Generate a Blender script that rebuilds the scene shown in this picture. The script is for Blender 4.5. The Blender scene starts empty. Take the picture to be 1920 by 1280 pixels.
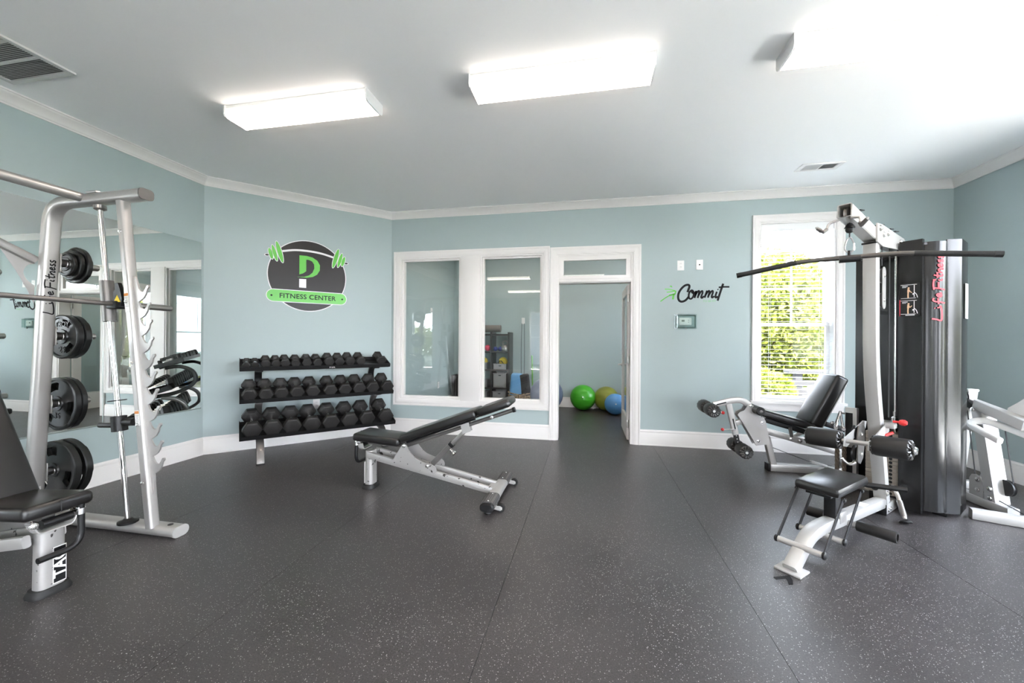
import bpy, bmesh, math, random
from mathutils import Vector, Matrix
from mathutils.geometry import tessellate_polygon
PI = math.pi
rnd = random.Random(7)
SC = bpy.context.scene
COL = SC.collection
V = Vector

# ------------------------------------------------------------------ camera, world, sun, exposure
XL, XR, D, YA, XB, CZ, YR = -4.188, 3.905, 5.14, 3.636, -2.733, 3.065, -4.7
cam_data = bpy.data.cameras.new('camera')
cam = bpy.data.objects.new('camera', cam_data)
COL.objects.link(cam)
cam_data.sensor_width = 36.0
cam_data.lens = 739.07 / 1920 * 36.0
cam_data.clip_start = 0.02
cam_data.clip_end = 400
yaw, roll = -0.1914, 0.0069
Fw = V((math.sin(yaw), math.cos(yaw), 0)); R0 = V((math.cos(yaw), -math.sin(yaw), 0)); U0 = V((0, 0, 1))
Rr = R0 * math.cos(roll) + U0 * math.sin(roll); Ur = U0 * math.cos(roll) - R0 * math.sin(roll)
cam.matrix_world = Matrix(((Rr.x, Ur.x, -Fw.x, 0), (Rr.y, Ur.y, -Fw.y, 0), (Rr.z, Ur.z, -Fw.z, 1.2767), (0, 0, 0, 1)))
SC.camera = cam

vs = SC.view_settings
vs.view_transform = 'Standard'; vs.look = 'None'; vs.gamma = 1.0; vs.use_curve_mapping = False
vs.exposure = 0.43
SC.display_settings.display_device = 'sRGB'
cy = SC.cycles
cy.use_denoising = True
cy.max_bounces = 10; cy.diffuse_bounces = 5; cy.glossy_bounces = 5; cy.transparent_max_bounces = 12; cy.transmission_bounces = 4
cy.sample_clamp_indirect = 60.0
cy.caustics_reflective = False; cy.caustics_refractive = False

SKY_STRENGTH = 26.0
LAMP = 14.5
SUN = 48.0
world = bpy.data.worlds.new('world'); SC.world = world
world.use_nodes = True
wn = world.node_tree; wn.nodes.clear()
wo = wn.nodes.new('ShaderNodeOutputWorld'); wb = wn.nodes.new('ShaderNodeBackground')
wc = wn.nodes.new('ShaderNodeTexCoord'); ws = wn.nodes.new('ShaderNodeSeparateXYZ'); wr = wn.nodes.new('ShaderNodeValToRGB')
wr.color_ramp.elements[0].position = 0.0; wr.color_ramp.elements[0].color = (0.93, 0.92, 1.0, 1)
wr.color_ramp.elements[1].position = 0.6; wr.color_ramp.elements[1].color = (0.74, 0.82, 1.0, 1)
wn.links.new(wc.outputs['Generated'], ws.inputs[0]); wn.links.new(ws.outputs['Z'], wr.inputs[0])
wn.links.new(wr.outputs[0], wb.inputs['Color']); wb.inputs['Strength'].default_value = SKY_STRENGTH
wn.links.new(wb.outputs[0], wo.inputs[0])
sun_d = bpy.data.lights.new('sun', 'SUN'); sun_d.energy = SUN; sun_d.angle = 0.02; sun_d.color = (1, 0.95, 0.85)
sun_o = bpy.data.objects.new('sun', sun_d); COL.objects.link(sun_o)
sun_o.location = (-3, -12, 20)
sun_o.rotation_euler = V((0.12, 0.55, -1.0)).to_track_quat('-Z', 'Y').to_euler()

# ------------------------------------------------------------------ materials
def mat(name, col, rough=0.5, metal=0.0, spec=0.5, noise=None, bump=None, emit=None, coat=0.0):
    m = bpy.data.materials.new(name); m.use_nodes = True
    n = m.node_tree; b = n.nodes['Principled BSDF']
    b.inputs['Base Color'].default_value = (*col, 1); b.inputs['Roughness'].default_value = rough
    b.inputs['Metallic'].default_value = metal; b.inputs['Specular IOR Level'].default_value = spec
    b.inputs['Coat Weight'].default_value = coat
    tc = n.nodes.new('ShaderNodeTexCoord')
    if noise:   # (scale, amount): slight tone variation
        t = n.nodes.new('ShaderNodeTexNoise'); t.inputs['Scale'].default_value = noise[0]; t.inputs['Detail'].default_value = 3
        n.links.new(tc.outputs['Object'], t.inputs['Vector'])
        r = n.nodes.new('ShaderNodeMapRange'); r.inputs['To Min'].default_value = 1 - noise[1]; r.inputs['To Max'].default_value = 1 + noise[1]
        n.links.new(t.outputs['Fac'], r.inputs['Value'])
        x = n.nodes.new('ShaderNodeMix'); x.data_type = 'RGBA'; x.blend_type = 'MULTIPLY'; x.inputs['Factor'].default_value = 1
        x.inputs['A'].default_value = (*col, 1); n.links.new(r.outputs[0], x.inputs['B']); n.links.new(x.outputs['Result'], b.inputs['Base Color'])
    if bump:    # (scale, strength, distance)
        t = n.nodes.new('ShaderNodeTexNoise'); t.inputs['Scale'].default_value = bump[0]; t.inputs['Detail'].default_value = 4
        n.links.new(tc.outputs['Object'], t.inputs['Vector'])
        u = n.nodes.new('ShaderNodeBump'); u.inputs['Strength'].default_value = bump[1]; u.inputs['Distance'].default_value = bump[2]
        n.links.new(t.outputs['Fac'], u.inputs['Height']); n.links.new(u.outputs[0], b.inputs['Normal'])
    if emit:
        b.inputs['Emission Color'].default_value = (*emit[0], 1); b.inputs['Emission Strength'].default_value = emit[1]
    return m

def chipped(name, col, chip, thr, scale, rough, metal):   # paint with dark chips and scratches
    m = mat(name, col, rough, metal)
    n = m.node_tree; b = n.nodes['Principled BSDF']; tc = n.nodes.new('ShaderNodeTexCoord')
    t = n.nodes.new('ShaderNodeTexNoise'); t.inputs['Scale'].default_value = scale; t.inputs['Detail'].default_value = 5
    n.links.new(tc.outputs['Object'], t.inputs['Vector'])
    r = n.nodes.new('ShaderNodeValToRGB'); e = r.color_ramp.elements
    e[0].position = thr; e[0].color = (*col, 1); e[1].position = thr + 0.02; e[1].color = (*chip, 1)
    n.links.new(t.outputs['Fac'], r.inputs[0]); n.links.new(r.outputs[0], b.inputs['Base Color'])
    return m

def rubber_floor():
    m = bpy.data.materials.new('rubber_flooring'); m.use_nodes = True
    n = m.node_tree; b = n.nodes['Principled BSDF']; L = n.links.new
    geo = n.nodes.new('ShaderNodeNewGeometry')
    v1 = n.nodes.new('ShaderNodeTexVoronoi'); v1.inputs['Scale'].default_value = 240; v1.inputs['Randomness'].default_value = 1
    L(geo.outputs['Position'], v1.inputs['Vector'])
    sep = n.nodes.new('ShaderNodeSeparateColor'); L(v1.outputs['Color'], sep.inputs[0])
    pick = n.nodes.new('ShaderNodeMath'); pick.operation = 'GREATER_THAN'; pick.inputs[1].default_value = 0.86; L(sep.outputs[0], pick.inputs[0])
    rad = n.nodes.new('ShaderNodeMath'); rad.operation = 'MULTIPLY'; rad.inputs[1].default_value = 0.55; L(sep.outputs[1], rad.inputs[0])
    near = n.nodes.new('ShaderNodeMath'); near.operation = 'LESS_THAN'; L(v1.outputs['Distance'], near.inputs[0]); L(rad.outputs[0], near.inputs[1])
    fl = n.nodes.new('ShaderNodeMath'); fl.operation = 'MULTIPLY'; L(pick.outputs[0], fl.inputs[0]); L(near.outputs[0], fl.inputs[1])
    nz = n.nodes.new('ShaderNodeTexNoise'); nz.inputs['Scale'].default_value = 2.2; nz.inputs['Detail'].default_value = 5; L(geo.outputs['Position'], nz.inputs['Vector'])
    ramp = n.nodes.new('ShaderNodeValToRGB'); e = ramp.color_ramp.elements
    e[0].position = 0.3; e[0].color = (0.036, 0.032, 0.032, 1); e[1].position = 0.7; e[1].color = (0.048, 0.043, 0.0425, 1)
    L(nz.outputs['Fac'], ramp.inputs[0])
    fine = n.nodes.new('ShaderNodeTexNoise'); fine.inputs['Scale'].default_value = 170; fine.inputs['Detail'].default_value = 2; L(geo.outputs['Position'], fine.inputs['Vector'])
    fr = n.nodes.new('ShaderNodeMapRange'); fr.inputs['From Min'].default_value = 0.3; fr.inputs['From Max'].default_value = 0.7
    fr.inputs['To Min'].default_value = 0.6; fr.inputs['To Max'].default_value = 1.4; L(fine.outputs['Fac'], fr.inputs['Value'])
    mul = n.nodes.new('ShaderNodeMix'); mul.data_type = 'RGBA'; mul.blend_type = 'MULTIPLY'; mul.inputs['Factor'].default_value = 1
    L(ramp.outputs[0], mul.inputs['A']); L(fr.outputs[0], mul.inputs['B'])
    mix = n.nodes.new('ShaderNodeMix'); mix.data_type = 'RGBA'; L(fl.outputs[0], mix.inputs['Factor']); L(mul.outputs['Result'], mix.inputs['A'])
    mix.inputs['B'].default_value = (0.34, 0.32, 0.32, 1)
    L(mix.outputs['Result'], b.inputs['Base Color'])
    rr = n.nodes.new('ShaderNodeMapRange'); rr.inputs['To Min'].default_value = 0.30; rr.inputs['To Max'].default_value = 0.42
    L(nz.outputs['Fac'], rr.inputs['Value']); L(rr.outputs[0], b.inputs['Roughness'])
    b.inputs['Specular IOR Level'].default_value = 0.5
    bp = n.nodes.new('ShaderNodeBump'); bp.inputs['Strength'].default_value = 0.25; bp.inputs['Distance'].default_value = 0.002
    L(fine.outputs['Fac'], bp.inputs['Height']); L(bp.outputs[0], b.inputs['Normal'])
    return m

def glass_mat(name, tint=(0.97, 0.99, 0.985), refl=0.9):   # thin architectural glass: see-through plus Schlick reflection
    m = bpy.data.materials.new(name); m.use_nodes = True
    n = m.node_tree; n.nodes.clear(); L = n.links.new
    out = n.nodes.new('ShaderNodeOutputMaterial'); tr = n.nodes.new('ShaderNodeBsdfTransparent'); gl = n.nodes.new('ShaderNodeBsdfGlossy')
    tr.inputs[0].default_value = (*tint, 1); gl.inputs['Roughness'].default_value = 0.0; gl.inputs['Color'].default_value = (refl,) * 3 + (1,)
    g = n.nodes.new('ShaderNodeNewGeometry'); d = n.nodes.new('ShaderNodeVectorMath'); d.operation = 'DOT_PRODUCT'
    L(g.outputs['Normal'], d.inputs[0]); L(g.outputs['Incoming'], d.inputs[1])
    ab = n.nodes.new('ShaderNodeMath'); ab.operation = 'ABSOLUTE'; L(d.outputs['Value'], ab.inputs[0])
    s = n.nodes.new('ShaderNodeMath'); s.operation = 'SUBTRACT'; s.inputs[0].default_value = 1; L(ab.outputs[0], s.inputs[1])
    p5 = n.nodes.new('ShaderNodeMath'); p5.operation = 'POWER'; p5.inputs[1].default_value = 5; L(s.outputs[0], p5.inputs[0])
    ma = n.nodes.new('ShaderNodeMath'); ma.operation = 'MULTIPLY_ADD'; ma.inputs[1].default_value = 0.95; ma.inputs[2].default_value = 0.045; L(p5.outputs[0], ma.inputs[0])
    mx = n.nodes.new('ShaderNodeMixShader'); L(ma.outputs[0], mx.inputs[0]); L(tr.outputs[0], mx.inputs[1]); L(gl.outputs[0], mx.inputs[2]); L(mx.outputs[0], out.inputs[0])
    return m

def mirror_mat():
    m = bpy.data.materials.new('mirror_silvering'); m.use_nodes = True
    b = m.node_tree.nodes['Principled BSDF']; b.inputs['Base Color'].default_value = (0.86, 0.90, 0.88, 1); b.inputs['Metallic'].default_value = 1; b.inputs['Roughness'].default_value = 0.0
    return m

def diamond_mat():   # diamond knurl on the black foot grips
    m = mat('knurled_rubber', (0.045, 0.043, 0.042), 0.6)
    n = m.node_tree; b = n.nodes['Principled BSDF']; tc = n.nodes.new('ShaderNodeTexCoord')
    mp = n.nodes.new('ShaderNodeMapping'); mp.inputs['Rotation'].default_value = (0, 0, PI / 4); mp.inputs['Scale'].default_value = (90, 90, 90)
    ck = n.nodes.new('ShaderNodeTexChecker'); ck.inputs['Scale'].default_value = 1
    ck.inputs['Color1'].default_value = (0.11, 0.10, 0.095, 1); ck.inputs['Color2'].default_value = (0.03, 0.03, 0.03, 1)
    n.links.new(tc.outputs['Object'], mp.inputs[0]); n.links.new(mp.outputs[0], ck.inputs[0]); n.links.new(ck.outputs['Color'], b.inputs['Base Color'])
    return m

def wicker_mat():
    m = mat('wicker', (0.3, 0.2, 0.1), 0.7)
    n = m.node_tree; b = n.nodes['Principled BSDF']; tc = n.nodes.new('ShaderNodeTexCoord')
    t = n.nodes.new('ShaderNodeTexNoise'); t.inputs['Scale'].default_value = 40; n.links.new(tc.outputs['Object'], t.inputs['Vector'])
    r = n.nodes.new('ShaderNodeValToRGB'); e = r.color_ramp.elements; e[0].position = 0.35; e[0].color = (0.10, 0.055, 0.025, 1); e[1].position = 0.65; e[1].color = (0.52, 0.36, 0.20, 1)
    n.links.new(t.outputs['Fac'], r.inputs[0]); n.links.new(r.outputs[0], b.inputs['Base Color'])
    return m

def leaf_mat(name, c1, c2):
    m = bpy.data.materials.new(name); m.use_nodes = True
    n = m.node_tree; n.nodes.clear(); L = n.links.new
    out = n.nodes.new('ShaderNodeOutputMaterial'); df = n.nodes.new('ShaderNodeBsdfDiffuse'); tl = n.nodes.new('ShaderNodeBsdfTranslucent'); mx = n.nodes.new('ShaderNodeMixShader')
    g = n.nodes.new('ShaderNodeNewGeometry'); t = n.nodes.new('ShaderNodeTexNoise'); t.inputs['Scale'].default_value = 6; L(g.outputs['Position'], t.inputs['Vector'])
    r = n.nodes.new('ShaderNodeValToRGB'); e = r.color_ramp.elements; e[0].position = 0.35; e[0].color = (*c1, 1); e[1].position = 0.65; e[1].color = (*c2, 1)
    L(t.outputs['Fac'], r.inputs[0]); L(r.outputs[0], df.inputs[0]); L(r.outputs[0], tl.inputs[0]); mx.inputs[0].default_value = 0.45
    L(df.outputs[0], mx.inputs[1]); L(tl.outputs[0], mx.inputs[2]); L(mx.outputs[0], out.inputs[0])
    return m

M = dict(
    wall=mat('wall_paint_teal', (0.375, 0.452, 0.455), 0.5, noise=(1.3, 0.015), bump=(260, 0.06, 0.001)),
    ceil=mat('ceiling_paint', (0.90, 0.90, 0.89), 0.75, bump=(200, 0.05, 0.001)),
    trim=mat('white_trim_paint', (0.76, 0.735, 0.715), 0.38),
    floor=rubber_floor(),
    sub=mat('subfloor', (0.012, 0.012, 0.012), 0.9),
    glass=glass_mat('window_glass'), glass_out=glass_mat('coated_window_glass', (0.97, 0.99, 0.985), 0.10),
    mirror=mirror_mat(),
    mirror_edge=mat('mirror_edge', (0.45, 0.52, 0.5), 0.2, 0.6),
    silver=mat('silver_powder_coat', (0.42, 0.405, 0.39), 0.34, 0.55, noise=(9, 0.04)),
    silver_dark=mat('dark_pewter_coat', (0.17, 0.16, 0.152), 0.34, 0.6),
    chipped=chipped('chipped_silver_coat', (0.43, 0.415, 0.40), (0.05, 0.045, 0.04), 0.64, 26, 0.38, 0.5),
    pale=mat('pale_grey_coat', (0.43, 0.42, 0.405), 0.34, 0.25),
    chrome=mat('chrome', (0.80, 0.78, 0.76), 0.10, 1.0),
    steel=mat('brushed_steel', (0.46, 0.44, 0.42), 0.28, 1.0),
    zinc=mat('zinc_bolt', (0.72, 0.71, 0.69), 0.25, 0.9),
    black=mat('black_powder_coat', (0.007, 0.007, 0.0075), 0.40, 0.0, 0.35),
    shroud=mat('satin_black_shroud', (0.008, 0.0078, 0.0078), 0.22, 0.0, 0.38),
    gunmetal=mat('gunmetal_bar', (0.075, 0.068, 0.062), 0.36, 0.5),
    vinyl=mat('black_vinyl', (0.010, 0.0095, 0.0095), 0.30, 0.0, 0.5, bump=(350, 0.05, 0.001)),
    rubber=mat('black_rubber', (0.012, 0.012, 0.012), 0.55, 0.0, 0.35, noise=(60, 0.12)),
    hexrub=mat('hex_rubber', (0.016, 0.015, 0.0145), 0.5, 0.0, 0.4, noise=(50, 0.15)),
    plate=mat('plate_rubber', (0.009, 0.0095, 0.0095), 0.33, 0.0, 0.45),
    grip=diamond_mat(),
    fold_highlight=mat('vinyl_fold_highlight', (0.055, 0.052, 0.05), 0.25),  # highlights on the vinyl folds, put into a lighter colour
    foam=mat('black_foam', (0.014, 0.013, 0.0125), 0.45, 0.0, 0.4),
    white=mat('white_plastic', (0.82, 0.81, 0.79), 0.3),
    label=mat('white_label', (0.78, 0.77, 0.75), 0.45),
    orange=mat('orange_print', (0.62, 0.24, 0.06), 0.5),
    yellow=mat('yellow_print', (0.85, 0.62, 0.05), 0.45),
    red=mat('red_plastic', (0.62, 0.03, 0.03), 0.3),
    redprint=mat('red_print', (0.66, 0.05, 0.07), 0.35),
    ink=mat('black_ink', (0.008, 0.008, 0.009), 0.55, 0.0, 0.2),
    inkgrey=mat('grey_print', (0.33, 0.33, 0.33), 0.5),
    skin=mat('tan_print', (0.72, 0.48, 0.30), 0.5),
    vinyl_sign=mat('sign_black_film', (0.013, 0.011, 0.0105), 0.30, 0.0, 0.3),
    sign_white=mat('sign_white_film', (0.78, 0.77, 0.78), 0.3),
    sign_green=mat('sign_green_film', (0.10, 0.50, 0.045), 0.28),
    pale_green=mat('pale_green_film', (0.20, 0.52, 0.20), 0.4),
    lamp=mat('lamp_lens', (0.9, 0.9, 0.88), 0.4, emit=((1.0, 0.86, 0.75), LAMP)),
    lampside=mat('lamp_lens_side', (0.9, 0.9, 0.88), 0.4, emit=((1.0, 0.885, 0.79), LAMP * 0.36)),
    lampwhite=mat('lamp_housing', (0.82, 0.81, 0.80), 0.4),
    vent=mat('vent_enamel', (0.62, 0.62, 0.60), 0.45),
    ventdark=mat('vent_shadow', (0.10, 0.10, 0.10), 0.8),
    ball_green=mat('green_ball_vinyl', (0.055, 0.36, 0.02), 0.32),
    ball_olive=mat('olive_ball_vinyl', (0.22, 0.24, 0.03), 0.34),
    ball_blue=mat('blue_ball_vinyl', (0.10, 0.30, 0.60), 0.32),
    ball_slate=mat('slate_ball_vinyl', (0.085, 0.10, 0.16), 0.42),
    pink=mat('pink_neoprene', (0.80, 0.08, 0.15), 0.5),
    navy=mat('navy_neoprene', (0.03, 0.05, 0.26), 0.4),
    shelf=mat('espresso_laminate', (0.022, 0.018, 0.017), 0.4),
    bin=mat('grey_bin', (0.27, 0.26, 0.26), 0.6),
    bluefoam=mat('blue_foam', (0.13, 0.32, 0.56), 0.7),
    darkfabric=mat('charcoal_fabric', (0.025, 0.022, 0.022), 0.8),
    matroll=mat('grey_brown_mat', (0.17, 0.145, 0.13), 0.75),
    wicker=wicker_mat(),
    cable=mat('black_cable', (0.02, 0.02, 0.022), 0.4),
    rope=mat('brown_rope', (0.11, 0.085, 0.065), 0.85, bump=(90, 0.4, 0.003)),
    stack=mat('weight_plate_coat', (0.30, 0.265, 0.225), 0.45, 0.4),
    blind=mat('white_blind', (0.80, 0.80, 0.80), 0.45),
    greenplastic=mat('green_plastic', (0.15, 0.42, 0.06), 0.4),
    clear=glass_mat('clear_acrylic', (0.90, 0.95, 0.94), 0.35),
    lcd=mat('lcd_grey', (0.20, 0.22, 0.20), 0.3),
    grassm=mat('lawn', (0.018, 0.024, 0.010), 0.9, noise=(3, 0.3)),
    leaf=leaf_mat('leaf_green', (0.10, 0.125, 0.016), (0.26, 0.26, 0.075)),
    bark=mat('bark', (0.12, 0.08, 0.05), 0.9),
    bounce_slab=mat('bounce_concrete', (0.78, 0.735, 0.70), 0.85, noise=(4, 0.08)),  # pale so the added outdoor slabs bounce sunlight indoors
    deck=mat('weathered_wood', (0.026, 0.024, 0.025), 0.8, noise=(12, 0.15)),
    siding=mat('grey_siding', (0.15, 0.155, 0.17), 0.7), roofm=mat('roof_shingle', (0.08, 0.08, 0.09), 0.85),
)

# ------------------------------------------------------------------ mesh helpers
class MB:
    def __init__(s): s.v = []; s.f = []
    def add(s, vs, fs):
        o = len(s.v); s.v += [V(p) for p in vs]; s.f += [tuple(i + o for i in f) for f in fs]; return s
    def box(s, c, d, R=None, bev=0.0, seg=2):      # centre, full size
        if bev <= 0:
            pts = [V((x * d[0] / 2, y * d[1] / 2, z * d[2] / 2)) for z in (-1, 1) for y in (-1, 1) for x in (-1, 1)]
            fs = [(0, 2, 3, 1), (4, 5, 7, 6), (0, 1, 5, 4), (2, 6, 7, 3), (0, 4, 6, 2), (1, 3, 7, 5)]
        else:
            bm = bmesh.new(); bmesh.ops.create_cube(bm, size=1)
            bmesh.ops.scale(bm, vec=d, verts=bm.verts)
            bmesh.ops.bevel(bm, geom=bm.edges[:], offset=min(bev, min(d) * 0.49), segments=seg, profile=0.5, affect='EDGES')
            bm.verts.index_update(); pts = [v.co.copy() for v in bm.verts]; fs = [tuple(v.index for v in f.verts) for f in bm.faces]; bm.free()
        if R is not None: pts = [R @ p for p in pts]
        c = V(c); return s.add([p + c for p in pts], fs)
    def span(s, a, b, bev=0.0, seg=2):              # box from corner a to corner b
        a, b = V(a), V(b)
        return s.box((a + b) / 2, [abs(b[i] - a[i]) for i in range(3)], None, bev, seg)
    def sweep(s, path, prof, up=(0, 0, 1), caps=True, closed=False, scale=None):
        path = [V(p) for p in path]; n = len(path); k = len(prof); vs = []; up = V(up)
        for i, p in enumerate(path):
            t0 = (p - path[i - 1]).normalized() if (i > 0 or closed) else None
            t1 = (path[(i + 1) % n] - p).normalized() if (i < n - 1 or closed) else None
            if t0 is None: t0 = t1
            if t1 is None: t1 = t0
            T = (t0 + t1)
            T = T.normalized() if T.length > 1e-6 else t0
            N = up - T * up.dot(T)
            if N.length < 1e-4: N = V((1, 0, 0)) - T * T.x
            if N.length < 1e-4: N = V((0, 1, 0)) - T * T.y
            N.normalize(); B = T.cross(N)
            c = max(0.35, t0.dot(T)); bend = (t1 - t0)
            kb = kn = 1.0
            if bend.length > 1e-5:
                bd = bend.normalized(); kb = 1 + (1 / c - 1) * abs(bd.dot(B)); kn = 1 + (1 / c - 1) * abs(bd.dot(N))
            sc = scale[i] if scale else 1.0
            vs += [p + B * (a * kb * sc) + N * (b * kn * sc) for a, b in prof]
        fs = []
        for i in range(n if closed else n - 1):
            j = (i + 1) % n
            for q in range(k):
                r = (q + 1) % k; fs.append((i * k + q, i * k + r, j * k + r, j * k + q))
        if caps and not closed:
            fs.append(tuple(range(k))[::-1]); fs.append(tuple((n - 1) * k + q for q in range(k)))
        return s.add(vs, fs)
    def tube(s, path, r, n=12, caps=True, closed=False, up=None, scale=None):
        prof = [(r * math.cos(2 * PI * i / n), r * math.sin(2 * PI * i / n)) for i in range(n)]
        if up is None:
            d = (V(path[-1]) - V(path[0]));
            up = (0, 0, 1)
            if len(path) == 2 or True:
                dn = d.normalized() if d.length > 1e-6 else V((1, 0, 0))
                if abs(dn.z) > 0.9: up = (0.3, 1, 0.02)
        return s.sweep(path, prof, up, caps, closed, scale)
    def beam(s, path, w, h, r=0.008, up=(0, 0, 1), n=2, caps=True):   # rounded rectangular tube
        return s.sweep(path, rrect(w, h, r, n), up, caps)
    def lathe(s, prof, o, axis=(0, 0, 1), n=24, caps=True):          # prof: (radius, height)
        A = V(axis).normalized(); X = A.orthogonal().normalized(); Y = A.cross(X); o = V(o); vs = []; k = len(prof)
        for i in range(n):
            d = X * math.cos(2 * PI * i / n) + Y * math.sin(2 * PI * i / n)
            vs += [o + d * max(r, 1e-5) + A * h for r, h in prof]
        fs = [(i * k + q, ((i + 1) % n) * k + q, ((i + 1) % n) * k + q + 1, i * k + q + 1) for i in range(n) for q in range(k - 1)]
        if caps:
            if prof[0][0] > 1e-4: fs.append(tuple(i * k for i in range(n))[::-1])
            if prof[-1][0] > 1e-4: fs.append(tuple(i * k + k - 1 for i in range(n)))
        return s.add(vs, fs)
    def sphere(s, c, r, n=24, m=14, sq=(1, 1, 1)):
        vs = [(0, 0, 1)]; fs = []
        for j in range(1, m):
            a = PI * j / m
            vs += [(math.sin(a) * math.cos(2 * PI * i / n), math.sin(a) * math.sin(2 * PI * i / n), math.cos(a)) for i in range(n)]
        vs.append((0, 0, -1)); L = len(vs) - 1
        for i in range(n): fs.append((0, 1 + i, 1 + (i + 1) % n)); fs.append((L, L - n + (i + 1) % n, L - n + i))
        for j in range(m - 2):
            for i in range(n):
                a = 1 + j * n; fs.append((a + i, a + n + i, a + n + (i + 1) % n, a + (i + 1) % n))
        c = V(c); return s.add([c + V((x * r * sq[0], y * r * sq[1], z * r * sq[2])) for x, y, z in vs], fs)
    def prism(s, poly, O, U, W, d0=0.0, d1=0.01, holes=()):   # polygon in plane (U,W), extruded along U x W from d0 to d1
        O, U, W = V(O), V(U).normalized(), V(W).normalized(); N = U.cross(W)
        loops = [list(poly)] + [list(h) for h in holes]
        flat = [p for l in loops for p in l]; n = len(flat)
        tris = tessellate_polygon([[V((a, b, 0)) for a, b in l] for l in loops])
        vs = [O + U * a + W * b + N * d0 for a, b in flat] + [O + U * a + W * b + N * d1 for a, b in flat]
        fs = []
        for t in tris:
            a, b, c = (V((flat[i][0], flat[i][1], 0)) for i in t)
            t = tuple(t) if (b - a).cross(c - a).z > 0 else tuple(t)[::-1]
            fs.append(tuple(i + n for i in t)); fs.append(t[::-1])
        st = 0
        for l in loops:
            m = len(l)
            for i in range(m):
                a, b = st + i, st + (i + 1) % m; fs.append((a, b, b + n, a + n))
            st += m
        return s.add(vs, fs)
    def hexcap(s, c, axis, r, h): return s.lathe([(r, 0), (r, h * 0.75), (r * 0.8, h), (0, h)], c, axis, 8)
    def bolt(s, c, axis, r=0.011, h=0.009): return s.lathe([(r * 1.35, 0), (r * 1.35, h * 0.3), (r, h * 0.3), (r * 0.95, h * 0.8), (r * 0.6, h), (0, h)], c, axis, 10)
    def xf(s, mtx): s.v = [mtx @ p for p in s.v]; return s
    def merge(s, o): return s.add(o.v, o.f)

def rrect(w, h, r, n=2):
    r = min(r, w * 0.499, h * 0.499); pts = []
    for cx, cy_, a0 in ((w / 2 - r, h / 2 - r, 0), (-w / 2 + r, h / 2 - r, PI / 2), (-w / 2 + r, -h / 2 + r, PI), (w / 2 - r, -h / 2 + r, 1.5 * PI)):
        for i in range(n + 1):
            a = a0 + PI / 2 * i / n; pts.append((cx + r * math.cos(a), cy_ + r * math.sin(a)))
    return pts
def circ(r, n=24, c=(0, 0), sx=1, sy=1): return [(c[0] + sx * r * math.cos(2 * PI * i / n), c[1] + sy * r * math.sin(2 * PI * i / n)) for i in range(n)]
def fillet(pts, r, n=5):
    pts = [V(p) for p in pts]; out = [pts[0]]
    for i in range(1, len(pts) - 1):
        a, b, c = pts[i - 1], pts[i], pts[i + 1]; d0 = (a - b); d1 = (c - b)
        rr = min(r if not isinstance(r, (list, tuple)) else r[i - 1], d0.length * 0.49, d1.length * 0.49)
        p, q = b + d0.normalized() * rr, b + d1.normalized() * rr
        for k in range(n + 1):
            t = k / n; out.append(p * (1 - t) ** 2 + b * 2 * t * (1 - t) + q * t * t)
    out.append(pts[-1]); return out
def catmull(pts, n=6, closed=False):
    P = [V(p) for p in pts]; m = len(P); out = []
    g = (lambda i: P[i % m]) if closed else (lambda i: P[max(0, min(m - 1, i))])
    for i in range(m if closed else m - 1):
        p0, p1, p2, p3 = g(i - 1), g(i), g(i + 1), g(i + 2)
        for k in range(n):
            t = k / n
            out.append(0.5 * ((2 * p1) + (p2 - p0) * t + (2 * p0 - 5 * p1 + 4 * p2 - p3) * t * t + (3 * p1 - p0 - 3 * p2 + p3) * t ** 3))
    if not closed: out.append(P[-1])
    return out

MW = {}
def mesh_from(mb, name, smooth=35):
    me = bpy.data.meshes.new(name); me.from_pydata([tuple(p) for p in mb.v], [], mb.f)
    me.validate()
    bm = bmesh.new(); bm.from_mesh(me); bmesh.ops.recalc_face_normals(bm, faces=bm.faces); bm.to_mesh(me); bm.free()
    if smooth: me.shade_smooth(); me.set_sharp_from_angle(angle=math.radians(smooth))
    me.update(); return me
def obj(name, mb, m, parent=None, label=None, cat=None, group=None, kind=None, smooth=35, world=True):
    if parent is not None and world:
        mb.xf(MW[parent.name].inverted())
    me = mesh_from(mb, name, smooth); me.materials.append(M[m] if isinstance(m, str) else m)
    o = bpy.data.objects.new(name, me); COL.objects.link(o)
    if parent is not None: o.parent = parent; MW[o.name] = MW[parent.name]
    else: MW[o.name] = Matrix.Identity(4)
    tag(o, label, cat, group, kind); return o
def tag(o, label=None, cat=None, group=None, kind=None):
    for k, x in (('label', label), ('category', cat), ('group', group), ('kind', kind)):
        if x: o[k] = x
    return o
def thing(name, label, cat, loc=(0, 0, 0), rz=0.0, group=None, kind=None):
    o = bpy.data.objects.new(name, None); COL.objects.link(o); o.empty_display_size = 0.05
    o.location = loc; o.rotation_euler = (0, 0, rz)
    MW[o.name] = Matrix.Translation(V(loc)) @ Matrix.Rotation(rz, 4, 'Z')
    return tag(o, label, cat, group, kind)
def setx(o, mtx):    # pose a thing by a full matrix (before or after its parts are built in local coordinates)
    o.matrix_world = mtx; MW[o.name] = mtx
def dup(root, label, mtx=None, loc=None, rz=None, group=None):
    r = root.copy(); COL.objects.link(r); r['label'] = label
    if group: r['group'] = group
    if mtx is not None: r.matrix_world = mtx
    else: r.location = loc; r.rotation_euler = (0, 0, rz or 0)
    for ch in list(root.children):
        c = ch.copy(); COL.objects.link(c); c.parent = r
        for g in list(ch.children):
            d = g.copy(); COL.objects.link(d); d.parent = c
    return r
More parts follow.
